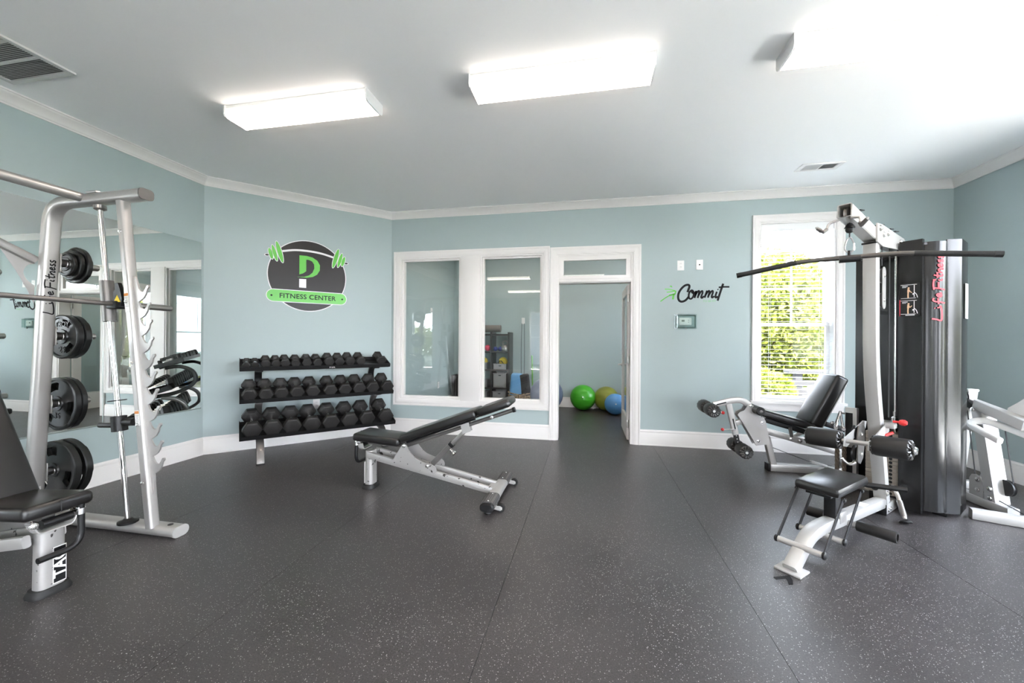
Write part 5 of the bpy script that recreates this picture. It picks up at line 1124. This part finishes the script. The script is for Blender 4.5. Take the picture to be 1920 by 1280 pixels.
obj('hook_body', MB().tube([LC + ld * a + Z_ * (0.047 + b) for a, b in [tuple(v)[:2] for v in catmull([V((x, z, 0)) for x, z in kp], 4, True)]], 0.0048, 8, closed=True, up=ld.cross(Z_)), 'steel', sh)
obj('hook_gate', MB().tube([LC + ld * 0.022 + Z_ * 0.055, LC + ld * 0.022 + Z_ * 0.10], 0.0055, 8), 'chrome', sh)
# rope, row handle and press bar stored by the tower
rp = thing('triceps_rope', 'brown twisted rope loop hanging beside the tower seat', 'rope', G(1.80, -0.372, 0.40))
for o, lab in ((-0.395, None), (-0.345, None)):
    mb = MB()
    for k in range(3):
        path = []
        for i in range(34):
            z = 0.400 - 0.0105 * i; a = 2 * PI * k / 3 + i * 0.62; bend = 0.0 if i > 3 else (0.012 * (3 - i) / 3) * (1 if o < -0.37 else -1)
            path.append(G(1.80 + 0.008 * math.sin(a), o + bend + 0.008 * math.cos(a), z))
        mb.tube(path, 0.0095, 6)
    obj('rope_strand', mb, 'rope', rp)
obj('rope_ring', MB().tube([G(1.80, -0.370 + 0.022 * math.cos(t), 0.412 + 0.022 * math.sin(t)) for t in [2 * PI * i / 16 for i in range(16)]], 0.005, 8, closed=True, up=TA), 'chrome', rp)
rh = thing('row_handle', 'chrome double row handle hung from the storage post', 'cable handle', G(1.80, -0.375, 0.665))
for o in (-0.405, -0.350):
    obj('stirrup', MB().tube(fillet([G(1.80, -0.378, 0.680), G(1.81, o - 0.012, 0.545), G(1.74, o + 0.02, 0.535), G(1.80, -0.374, 0.680)], 0.02, 4), 0.0065, 8), 'chrome', rh)
    obj('hand_grip', MB().tube([G(1.815, o - 0.014, 0.541), G(1.74, o + 0.020, 0.535)], 0.014, 10), 'steel', rh)
pb = thing('press_bar', 'short grey bar with round black end resting on the floor by the stack', 'cable bar', G(1.36, 0.14, 0))
obj('shaft', MB().tube(fillet([G(1.46, 0.055, 0.215), G(1.40, 0.095, 0.185), G(1.345, 0.150, 0.035)], 0.03, 5), 0.0125, 12), 'steel', pb)
obj('grip', MB().tube([G(1.385, 0.110, 0.143), G(1.350, 0.145, 0.048)], 0.017, 12), 'silver_dark', pb)
obj('end_disc', MB().lathe([(0.034, 0), (0.036, 0.006), (0.030, 0.014), (0.012, 0.018)], G(1.335, 0.158, 0.012), V((G(1.385, 0.110, 0.143) - G(1.335, 0.158, 0.012)).normalized()), 18), 'black', pb)

# ------------------------------------------------------------------ leg extension bench under the window (plane along X, centre Y = 4.39)
EX0, EY = 1.769, 4.385
E_ = lambda a, y, z: V((EX0 + a, EY + y, z))
le = thing('leg_extension_bench', 'grey leg extension bench with black pads and foam rollers under the window', 'exercise machine', E_(0.3, 0, 0))
K_ = lambda nm, mb, m, lab=None, par=le, smooth=38: obj(nm, mb, m, par, lab, smooth=smooth)
K_('base_tube', MB().beam([E_(0.012, 0, 0.038), E_(0.80, 0, 0.038)], 0.09, 0.07, 0.008), 'silver'); K_('base_cap', MB().beam([E_(0.0, 0, 0.038), E_(0.02, 0, 0.038)], 0.094, 0.074, 0.006), 'black')
K_('front_leg', MB().beam([E_(0.058, 0, 0.06), E_(-0.005, 0, 0.34)], 0.062, 0.055, 0.006, X_), 'silver')
sp_ = [(-0.285, 0.55), (-0.272, 0.580), (-0.225, 0.60), (-0.190, 0.655), (-0.166, 0.668), (-0.140, 0.648), (-0.125, 0.60), (-0.10, 0.560), (-0.045, 0.530), (-0.030, 0.50), (0.014, 0.275), (-0.115, 0.252), (-0.208, 0.425)]
for y in (-0.045, 0.045):
    K_('side_plate', MB().prism(sp_, E_(0, y, 0), X_, Z_, -0.005, 0.005, holes=[circ(0.036, 20, (-0.180, 0.560))] if False else ()), 'silver', smooth=0)
for a, z in ((-0.168, 0.648), (-0.062, 0.487), (-0.098, 0.300), (-0.045, 0.545)): K_('bolt', MB().bolt(E_(a, -0.050, z), -Y_, 0.013, 0.010), 'zinc')
# swing arm with two roller pairs
arm = fillet([E_(-0.50, 0, 0.638), E_(-0.335, 0, 0.690), E_(-0.235, 0, 0.700), E_(-0.165, 0, 0.650)], 0.05, 5)
K_('swing_arm', MB().beam(arm, 0.045, 0.060, 0.006, Z_), 'silver'); K_('arm_slot', MB().prism(pill(0.048, 0.006, (0, 0), 6), E_(-0.43, -0.0232, 0.658), V((0.95, 0, 0.29)), V((-0.29, 0, 0.95)), -0.001, 0.001), 'ink', smooth=0)
K_('lower_arm', MB().beam([E_(-0.360, 0, 0.665), E_(-0.288, 0, 0.345)], 0.045, 0.055, 0.006, X_), 'silver'); K_('arm_slot', MB().prism(pill(0.055, 0.006, (0, 0), 6), E_(-0.310, -0.0232, 0.455), V((-0.22, 0, 0.975)), V((0.975, 0, 0.22)), -0.001, 0.001), 'ink', smooth=0)
K_('arm_insert', MB().beam([E_(-0.290, 0, 0.36), E_(-0.262, 0, 0.225)], 0.036, 0.044, 0.004, X_), 'black')
mb = MB()
for k in range(4): mb.lathe([(0.006, 0), (0.006, 0.001), (0, 0.001)], E_(-0.286 + 0.0068 * k, -0.0182, 0.335 - 0.032 * k), -Y_, 8)
K_('pin_holes', mb, 'pale')
K_('roller_axle', MB().tube([E_(-0.548, -0.20, 0.603), E_(-0.548, 0.20, 0.603)], 0.013, 10), 'steel'); K_('roller_axle', MB().tube([E_(-0.252, -0.20, 0.212), E_(-0.252, 0.20, 0.212)], 0.013, 10), 'steel')
for a, z in ((-0.548, 0.603), (-0.252, 0.212)):
    for y0, y1 in ((-0.190, -0.045), (0.045, 0.190)): foam_roller('ankle_roller', E_(a, y0, z), E_(a, y1, z), 0.066, le, K_, 'black foam ankle roller')
for a, z, dx, dz in ((-0.452, 0.585, 0.035, -0.02), (-0.335, 0.400, -0.085, -0.005)):
    K_('pin_stem', MB().tube([E_(a + 0.04 * (1 if dx < 0 else -1) * 1.0, -0.03, z), E_(a + dx, -0.03, z + dz)], 0.006, 8), 'chrome'); K_('pin_knob', MB().sphere(E_(a + dx, -0.03, z + dz), 0.017, 14, 8), 'red', 'red pin knob')
K_('stop_bumper', MB().beam([E_(-0.29, 0, 0.46), E_(-0.21, 0, 0.49)], 0.05, 0.05, 0.005), 'silver')
# knee roll, seat, backrest
K_('knee_roll', MB().lathe([(0.0, 0), (0.034, 0.0), (0.042, 0.010), (0.042, 0.310), (0.034, 0.32), (0, 0.32)], E_(-0.115, -0.160, 0.612), Y_, 22), 'vinyl', 'black padded knee roll'); K_('knee_roll_cap', MB().lathe([(0.014, 0), (0.014, 0.006), (0, 0.008)], E_(-0.115, -0.160, 0.612), -Y_, 14), 'silver_dark')
def slab(a, b, th, wid, bev):    # padded slab from a to b (top centre line), thickness below
    a, b = V(a), V(b); d = (b - a).normalized(); n_ = V((-d.z, 0, d.x)); R = Matrix(((d.x, 0, n_.x), (0, 1, 0), (d.z, 0, n_.z))); c = (a + b) / 2 - n_ * th / 2
    return MB().box(c, ((b - a).length, wid, th), R, bev, 4)
K_('seat', slab(E_(-0.085, 0, 0.630), E_(0.375, 0, 0.505), 0.07, 0.30, 0.022), 'vinyl', 'black vinyl seat pad')
K_('seat_frame', MB().beam([E_(-0.05, 0, 0.515), E_(0.22, 0, 0.440), E_(0.36, 0, 0.40)], 0.06, 0.05, 0.006), 'black')
K_('backrest', slab(E_(0.315, 0, 0.510), E_(0.545, 0, 0.990), 0.115, 0.30, 0.026), 'vinyl', 'black vinyl backrest')
K_('backrest_board', slab(E_(0.448, 0, 0.470), E_(0.655, 0, 0.900), 0.03, 0.10, 0.004), 'silver_dark'); K_('back_bolt', MB().bolt(E_(0.500, -0.155, 0.525), -Y_, 0.016, 0.012), 'zinc')
K_('low_beam', MB().beam([E_(-0.01, 0, 0.395), E_(0.22, 0, 0.335), E_(0.62, 0, 0.222)], 0.055, 0.060, 0.006), 'silver')
K_('seat_link', MB().tube([E_(0.195, -0.03, 0.445), E_(0.212, -0.03, 0.355)], 0.016, 8), 'silver_dark')
K_('brace', MB().beam([E_(0.19, 0, 0.330), E_(0.40, 0, 0.435)], 0.03, 0.035, 0.005), 'silver'); K_('bolt', MB().bolt(E_(0.285, -0.03, 0.318), -Y_, 0.016, 0.010), 'zinc'); K_('bolt', MB().bolt(E_(0.207, -0.03, 0.335), -Y_, 0.014, 0.010), 'zinc')
K_('rear_leg', MB().beam([E_(0.62, 0, 0.235), E_(0.70, 0, 0.05)], 0.055, 0.055, 0.006, X_), 'silver'); K_('back_arm', MB().beam([E_(0.52, 0, 0.49), E_(0.72, 0, 0.43)], 0.05, 0.05, 0.005), 'black')
K_('cable', MB().tube([E_(0.02, -0.02, 0.245), E_(0.36, -0.02, 0.12), E_(0.62, -0.02, 0.04 + 0.035)], 0.0035, 6), 'cable', 'thin black cable')
K_('cable_pulley_box', MB().beam([E_(0.385, -0.02, 0.118), E_(0.52, -0.02, 0.082)], 0.045, 0.022, 0.004), 'pale')

# ------------------------------------------------------------------ pale leg press machine by the right wall (plane X = 3.1, along Y)
PX = 3.10
H_ = lambda y, z, dx=0: V((PX + dx, y, z))
lp = thing('leg_press_machine', 'pale grey cable machine frame at the right edge, behind the tower shroud', 'exercise machine', (PX, 3.75, 0))
Q_ = lambda nm, mb, m, lab=None, par=lp, smooth=38: obj(nm, mb, m, par, lab, smooth=smooth)
Q_('floor_rail', MB().beam([H_(4.30, 0.038, -0.02), H_(3.55, 0.038, -0.02)], 0.075, 0.07), 'pale'); Q_('front_rail', MB().beam([V((2.775, 3.498, 0.037)), V((3.30, 3.265, 0.037))], 0.075, 0.07), 'pale')
Q_('cross_rail', MB().beam([H_(4.22, 0.036, -0.02), V((3.62, 4.22, 0.036))], 0.07, 0.065), 'pale')
# rear upright slants, front upright slants the other way
Q_('rear_foot', MB().box(H_(4.05, 0.09, -0.01), (0.10, 0.09, 0.05), None, 0.004), 'pale')
Q_('rear_upright', MB().beam([H_(4.05, 0.10), H_(3.925, 0.90)], 0.075, 0.07, 0.006, X_), 'pale'); Q_('upright_cap', MB().box(H_(3.922, 0.902), (0.075, 0.074, 0.02), None, 0.004), 'white')
Q_('front_upright', MB().beam([H_(3.69, 0.06), H_(3.81, 0.76)], 0.085, 0.10, 0.006, X_), 'pale')
Q_('upper_rail', MB().beam([H_(4.25, 0.875), H_(3.92, 0.80), H_(3.48, 0.705)], 0.070, 0.075, 0.006), 'pale'); Q_('upper_sleeve', MB().beam([H_(3.82, 0.800, -0.045), H_(3.45, 0.700, -0.045)], 0.03, 0.075, 0.006), 'pale')
Q_('middle_rail', MB().beam([H_(4.25, 0.700), H_(3.80, 0.580)], 0.060, 0.060, 0.006), 'pale')
for y, z in ((3.815, 0.755), (3.785, 0.205), (3.785, 0.125), (3.69, 0.165), (3.685, 0.095)): Q_('bolt', MB().bolt(H_(y, z, -0.064 if z > 0.5 else (-0.052)), -X_, 0.015, 0.011), 'zinc')
Q_('pulley_bracket', MB().prism([(3.855, 0.06), (3.745, 0.06), (3.745, 0.20), (3.765, 0.235), (3.80, 0.245), (3.835, 0.235), (3.855, 0.20)], H_(0, 0, -0.05), Y_, Z_, -0.003, 0.003), 'pale', smooth=0)
Q_('pulley_bracket', MB().prism([(3.855, 0.06), (3.745, 0.06), (3.745, 0.20), (3.765, 0.235), (3.80, 0.245), (3.835, 0.235), (3.855, 0.20)], H_(0, 0, 0.01), Y_, Z_, -0.003, 0.003), 'pale', smooth=0)
pul = [(0.010, -0.011), (0.060, -0.011), (0.054, -0.004), (0.054, 0.004), (0.060, 0.011), (0.010, 0.011)]
Q_('pulley', MB().lathe(pul, H_(3.795, 0.165, -0.02), X_, 22), 'black', 'black cable pulley'); Q_('pulley', MB().lathe(pul, H_(3.655, 0.19, 0.03), X_, 22), 'black', 'black cable pulley'); Q_('pulley', MB().lathe(pul, H_(3.93, 0.845, -0.055), X_, 22), 'black', 'black cable pulley')
Q_('cable', MB().tube([H_(3.925, 0.80, -0.02), H_(3.84, 0.19, -0.02)], 0.004, 6, up=X_).tube([H_(3.69, 0.66, 0.04), H_(3.62, 0.22, 0.04)], 0.004, 6, up=X_).tube([H_(3.78, 0.11, -0.02), H_(3.48, 0.06, -0.02)], 0.004, 6, up=X_), 'cable', 'thin black cables')
Q_('rail_clamp', MB().box(H_(3.875, 0.80, -0.05), (0.02, 0.10, 0.05), Matrix.Rotation(0.6, 3, 'X'), 0.006).tube([H_(3.90, 0.775, -0.075), H_(3.90, 0.775, -0.03)], 0.016, 10), 'black', 'black rail clamp')
loop = catmull([H_(3.45, 0.62, 0.0), H_(3.60, 0.655, -0.02), H_(3.715, 0.680, -0.05), H_(3.75, 0.672, -0.10), H_(3.72, 0.655, -0.155), H_(3.62, 0.63, -0.18), H_(3.45, 0.585, -0.19)], 5)
Q_('hand_loop', MB().sweep(loop, rrect(0.035, 0.050, 0.015, 3), Z_), 'white', 'white looped handrail'); 
Q_('gusset_plate', MB().prism([(3.66, 0.765), (3.45, 0.73), (3.45, 0.93), (3.52, 0.90), (3.58, 0.85), (3.65, 0.80)], H_(0, 0, 0.03), Y_, Z_, -0.004, 0.004), 'white', smooth=0)
Q_('seat_rail', MB().beam([H_(3.62, 0.735, 0.02), H_(3.42, 0.69, 0.02)], 0.10, 0.035, 0.005), 'pale')

# ------------------------------------------------------------------ small room: balls, shelf unit and their contents
def ball(label, c, r, m, ribs=9):
    t = thing('exercise_ball', label, 'ball', (c[0], c[1], 0)); mb = MB(); prof = []
    n = 64
    for i in range(n + 1):
        a = PI * i / n; f = 1.0
        if 0.22 < a / PI < 0.78: f += 0.0035 * math.cos(i * 2 * PI / 5)
        prof.append((r * f * math.sin(a), r - r * f * math.cos(a)))
    prof[0] = (0, prof[0][1]); prof[-1] = (0, prof[-1][1])
    mb.lathe(prof, (0, 0, 0), (0.0, 0.0, 1), 48, caps=False); obj('skin', mb, m, t, world=False, smooth=60)
    obj('valve_plug', MB().lathe([(0.011, 0), (0.011, 0.004), (0, 0.005)], (0, -r * 0.985, r * 1.15), (0, -1, 0.15), 10), 'white', t, world=False)
ball('bright green exercise ball against the far wall, seen through the doorway', (-0.093, 7.52), 0.237, 'ball_green')
ball('olive exercise ball behind the light blue one in the doorway', (0.335, 7.553), 0.225, 'ball_olive')
ball('light blue exercise ball by the open door leaf', (0.472, 7.165), 0.185, 'ball_blue')
ball('dark slate exercise ball half hidden by the door frame, near the wicker basket', (-0.755, 7.28), 0.305, 'ball_slate')

SHX0, SHX1, SHY0, SHY1 = -2.215, -1.485, 7.40, 7.775
su = thing('shelf_unit', 'dark brown cube shelf unit seen through the right pane', 'shelf', ((SHX0 + SHX1) / 2, (SHY0 + SHY1) / 2, 0))
S_ = lambda nm, mb, m='shelf', lab=None: obj(nm, mb, m, su, lab, smooth=0)
for x in (SHX0, -1.865, SHX1 - 0.035): S_('side_panel' if x != -1.865 else 'divider', MB().span((x, SHY0, 0.0), (x + 0.035, SHY1, 1.455)))
ZS = [0.035, 0.385, 0.735, 1.085, 1.42]
for z in ZS: S_('shelf_board', MB().span((SHX0 + 0.035, SHY0 + 0.005, z - 0.030), (-1.865, SHY1 - 0.005, z))); S_('shelf_board', MB().span((-1.83, SHY0 + 0.005, z - 0.030), (SHX1 - 0.035, SHY1 - 0.005, z)))
t = thing('rolled_mat', 'grey-brown rolled exercise mat lying on top of the shelf unit', 'mat', (-1.92, 7.58, 1.455))
mb = MB(); spir = [(0.073 * (0.25 + 0.75 * i / 60) * math.cos(i * 0.42), 0.073 * (0.25 + 0.75 * i / 60) * math.sin(i * 0.42)) for i in range(61)]
sp3 = [V((0, a, b)) for a, b in spir]; vs_ = []; fs_ = []
for i, p in enumerate(sp3):
    d_ = p.normalized() * 0.0035
    for x in (-0.27, 0.225): vs_ += [V((x, p.y, p.z + 0.077)) - d_, V((x, p.y, p.z + 0.077)) + d_]
for i in range(60):
    a = i * 4; b = a + 4; fs_ += [(a, b, b + 2, a + 2), (a + 1, a + 3, b + 3, b + 1), (a, a + 1, b + 1, b), (a + 2, b + 2, b + 3, a + 3)]
fs_ += [(0, 2, 3, 1), (240, 241, 243, 242)]
obj('mat_spiral', mb.add(vs_, fs_), 'matroll', t, world=False)
def kit_ball(label, x, z, r, m, y=7.48):
    o = obj('toning_ball', MB().sphere((x, y, z + r), r, 20, 12), m, smooth=60); tag(o, label, 'ball')
kit_ball('pink toning ball on the second shelf of the dark unit', -1.93, 1.085, 0.062, 'pink')
kit_ball('navy toning ball beside the divider on the second shelf', -1.775, 1.085, 0.046, 'navy'); kit_ball('navy toning ball next to the kettlebell', -1.680, 1.085, 0.046, 'navy')
t = thing('kettlebell', 'silver-grey kettlebell on the second shelf', 'kettlebell', (-1.585, 7.48, 1.085))
obj('bell', MB().lathe([(0, 0), (0.045, 0), (0.066, 0.02), (0.075, 0.06), (0.062, 0.105), (0.035, 0.125), (0, 0.128)], (0, 0, 0), Z_, 22), 'silver', t, world=False, smooth=60)
obj('bell_handle', MB().tube(catmull([(-0.035, 0, 0.11), (-0.048, 0, 0.155), (-0.030, 0, 0.195), (0.030, 0, 0.195), (0.048, 0, 0.155), (0.035, 0, 0.11)], 4), 0.012, 8), 'silver', t, world=False)
def bin_(label, x0, x1, y0, z0, h, cut=True):
    t = thing('storage_bin', label, 'bin', ((x0 + x1) / 2, y0 + 0.14, z0)); w_ = (x1 - x0) / 2; mb = MB()
    for a in ((-w_, -0.14, 0, w_, 0.14, 0.006), (-w_, -0.14, 0, -w_ + 0.006, 0.14, h), (w_ - 0.006, -0.14, 0, w_, 0.14, h), (-w_, 0.134, 0, w_, 0.14, h), (-w_, -0.14, 0, w_, -0.134, h)): mb.span(a[:3], a[3:])
    obj('bin_body', mb, 'bin', t, world=False, smooth=0); mb = MB()
    for s in (-1, 1): mb.span((s * (w_ + 0.004) - 0.004, -0.145, h - 0.012), (s * (w_ + 0.004) + 0.004, 0.145, h + 0.002)); mb.span((-w_, s * 0.142 - 0.004, h - 0.012), (w_, s * 0.142 + 0.004, h + 0.002))
    obj('bin_rim', mb, 'bin', t, world=False, smooth=0); obj('handle_slot', MB().box((0, -0.1415, h - 0.04), (0.05, 0.002, 0.018)), 'ink', t, world=False, smooth=0)
bin_('small grey bin of yellow gear on the third shelf, right column', -1.80, -1.545, 7.42, 0.735, 0.11); bin_('small grey bin under the pink ball, left column', -2.165, -1.935, 7.42, 0.735, 0.13)
bin_('grey bin on the fourth shelf down, right column', -1.805, -1.545, 7.42, 0.385, 0.275); bin_('grey bin on the bottom shelf, right column', -1.815, -1.550, 7.42, 0.035, 0.275)
bin_('grey bin on the fourth shelf down, left column', -2.165, -1.93, 7.42, 0.385, 0.14); bin_('grey bin on the bottom shelf, left column', -2.165, -1.93, 7.42, 0.035, 0.26)
def disc_thing(label, c, r, ax, m, name='yellow_disc'):
    o = obj(name, MB().lathe([(0.0, -0.03), (r * 0.8, -0.03), (r, -0.015), (r, 0.015), (r * 0.8, 0.03), (0, 0.03)], c, ax, 20), m); tag(o, label, 'disc')
disc_thing('yellow and round gear standing in the small right bin', (-1.635, 7.55, 0.885), 0.085, (0.2, 1, 0.2), 'yellow'); disc_thing('yellow round gear in the small left bin', (-2.02, 7.55, 0.885), 0.075, (0.1, 1, 0.1), 'yellow')
o = obj('black_strap', MB().sweep([(-1.74, 7.49, 0.80), (-1.70, 7.49, 0.90), (-1.66, 7.49, 0.90), (-1.62, 7.49, 0.84)], rrect(0.03, 0.008, 0.002, 1), Z_), 'darkfabric'); tag(o, 'black strap over the yellow gear in the small right bin', 'strap')
# wicker basket with foam roller and bag
t = thing('wicker_basket', 'low brown wicker basket beside the shelf unit', 'basket', (-1.235, 7.30, 0)); mb = MB(); n_ = 40
for j in range(13):
    z = 0.012 + j * 0.024; path = []
    for i in range(n_):
        a = 2 * PI * i / n_; rr_ = 0.185 + 0.045 * (j / 12.0) + 0.006 * (1 if (i + j) % 2 else -1); lift = 0.0 if j < 12 else 0.03 * abs(math.cos(a))
        path.append(V((rr_ * math.cos(a), rr_ * 0.86 * math.sin(a), z + lift)))
    mb.tube(path, 0.0135, 5, closed=True, up=Z_)
o = obj('woven_wall', mb, 'wicker', t, world=False); o['kind'] = 'stuff'; obj('basket_base', MB().lathe([(0, 0), (0.18, 0), (0.18, 0.012), (0, 0.012)], (0, 0, 0), Z_, 24), 'wicker', t, world=False)
o = obj('foam_block', MB().box((-1.325, 7.30, 0.365), (0.24, 0.15, 0.64), Matrix.Rotation(0.07, 3, 'Y'), 0.06, 4), 'bluefoam'); tag(o, 'blue foam block standing in the wicker basket', 'foam block')
o = obj('gear_bag', MB().box((-1.145, 7.31, 0.36), (0.17, 0.15, 0.62), Matrix.Rotation(-0.12, 3, 'Y') @ Matrix.Rotation(0.05, 3, 'X'), 0.03, 3), 'darkfabric'); tag(o, 'black bag leaning in the wicker basket beside the blue foam', 'bag')
# resistance band anchored on the wall
t = thing('resistance_band', 'thin black resistance band hanging from a white wall anchor', 'resistance band', (-1.283, SY1, 1.0))
obj('anchor', MB().box((-1.283, SY1 - 0.012, 1.69), (0.065, 0.024, 0.125), None, 0.006), 'white', t, 'white wall anchor')
for s in (-1, 1): obj('band_cord', MB().tube(catmull([(-1.283 + s * 0.025, SY1 - 0.025, 1.64), (-1.283 + s * 0.034, SY1 - 0.03, 1.15), (-1.283 + s * 0.030, SY1 - 0.03, 0.62)], 6), 0.005, 6, up=X_), 'cable', t)
t = thing('body_bar', 'slim green exercise bar leaning in the small room by the wall anchor', 'exercise bar', (-1.07, 7.70, 0)); obj('bar', MB().tube([(-1.06, 7.66, 0.0), (-1.10, 7.78, 1.0)], 0.014, 10, up=Y_), 'greenplastic', t); obj('tip', MB().tube([(-1.06, 7.66, 0.0), (-1.0612, 7.6636, 0.03)], 0.017, 10, up=Y_), 'rubber', t)
t = thing('folded_mats', 'black folded mats standing in the corner, through the left pane', 'mat', (-2.50, 7.60, 0))
for k in range(5): obj('fold', MB().box((-2.63 + 0.058 * k, 7.58, 0.305), (0.05, 0.30, 0.60 - 0.012 * (k % 2)), Matrix.Rotation(0.02 * (k - 2), 3, 'Y'), 0.02, 3), 'darkfabric', t)

# ------------------------------------------------------------------ outside the windows
gr = obj('ground', MB().span((-40, -40, -0.45), (40, 40, -0.25)), 'grassm', kind='structure', smooth=0)
obj('bounce_slab', MB().span((XR + 1.7, -9, -0.25), (XR + 4.0, 6.5, -0.17)), 'bounce_slab', kind='structure', smooth=0)  # unseen slab added to bounce sunlight up to the ceiling
obj('bounce_slab_rear', MB().span((-7, YR - 5.6, -0.25), (XR + 0.3, YR - 1.7, -0.17)), 'bounce_slab', kind='structure', smooth=0)  # second added slab, bounces sun in through the rear windows
def foliage(name, parent, c, rad, n, size, seed, mat_='leaf', box=False):
    r_ = random.Random(seed); vs = []; fs = []
    for i in range(n):
        while True:
            p = V((r_.uniform(-1, 1), r_.uniform(-1, 1), r_.uniform(-1, 1)))
            if box or 0.25 < p.length < 1: break
        q = V((p.x * rad[0], p.y * rad[1], p.z * rad[2])) + V(c)
        d = V((r_.gauss(0, 1), r_.gauss(0, 1), r_.gauss(0, 0.8))).normalized(); e = d.orthogonal().normalized(); e = Matrix.Rotation(r_.uniform(0, 6.28), 3, d) @ e; f = d.cross(e); s = size * r_.uniform(0.6, 1.3)
        o = len(vs); vs += [q - e * s, q + f * s * 0.45, q + e * s, q - f * s * 0.45]; fs.append((o, o + 1, o + 2, o + 3))
    me = bpy.data.meshes.new(name); inv = MW[parent.name].inverted(); me.from_pydata([tuple(inv @ v) for v in vs], [], fs); me.materials.append(M[mat_]); me.update()
    o = bpy.data.objects.new(name, me); COL.objects.link(o); o.parent = parent; MW[o.name] = MW[parent.name]; o['kind'] = 'stuff'; return o
def tree(label, x, y, h, rx, ry, n, size, seed, cat='tree', low=0.15):
    t = thing('leafy_tree' if cat == 'tree' else 'leafy_shrub', label, cat, (x, y, -0.25)); rz_ = (h - low) / 2
    mb = MB().tube([(x, y, -0.25), (x + 0.05, y, h * 0.5)], 0.08 if cat == 'tree' else 0.03, 8)
    rr = random.Random(seed)
    for k in range(6):
        a = rr.uniform(0, 6.28); mb.tube([(x, y, low + rz_ * 0.3), (x + rx * 0.6 * math.cos(a), y + ry * 0.6 * math.sin(a), low + rz_ * rr.uniform(0.8, 1.5))], 0.02, 5)
    obj('trunk', mb, 'bark', t); foliage('foliage', t, (x, y, low + rz_), (rx, ry, rz_), n, size, seed); return t
tree('tall leafy yellow-green tree filling most of the window view', 3.95, 9.6, 3.35, 1.35, 0.85, 13000, 0.075, 11)
tree('leafy tree further back, right in the window view', 6.6, 12.2, 3.0, 1.9, 1.1, 6000, 0.10, 12)
tree('low leafy shrub at the foot of the window view', 2.95, 7.45, 0.85, 0.5, 0.42, 2000, 0.06, 13, 'shrub', -0.2)
tree('tree outside the side wall windows, nearest the corner', 10.4, 2.6, 3.2, 1.3, 2.0, 3200, 0.12, 15); tree('tree outside the side wall windows, farther back', 10.8, -1.8, 3.0, 1.3, 2.0, 3000, 0.12, 16)
tree('tree outside the rear wall, right part', 2.2, -12.0, 2.2, 2.2, 1.2, 3200, 0.12, 17)
dk = thing('deck_railing', 'grey weathered deck railing outside the window, low on the right', 'railing', (4.4, 8.1, -0.25))
for x in (3.72, 4.25, 4.85, 5.45): obj('railing_post', MB().span((x, 8.05, -0.25), (x + 0.11, 8.16, 0.74)), 'deck', dk, smooth=0)
for z in (-0.02, 0.16, 0.34, 0.52): obj('railing_board', MB().span((3.62, 8.03, z), (5.7, 8.06, z + 0.09)), 'deck', dk, smooth=0)
obj('top_rail', MB().span((3.58, 8.0, 0.74), (5.75, 8.2, 0.78)), 'deck', dk, smooth=0)
hs = thing('neighbour_house', 'grey house across the lawn, reflected in the glazing', 'house', (-2.0, -16, -0.25))
obj('house_wall', MB().span((-6, -20, -0.25), (2, -16, 2.6)), 'siding', hs, smooth=0)
obj('house_roof', MB().prism([(-6.4, 2.6), (2.4, 2.6), (-2.0, 4.6)], (0, 0, 0), X_, Z_, 15.7, 20.3), 'roofm', hs, smooth=0)
for x in (-5, -2.6, 0): obj('house_window', MB().span((x, -16.02, 0.8), (x + 1.0, -15.97, 2.0)), 'lcd', hs, smooth=0)
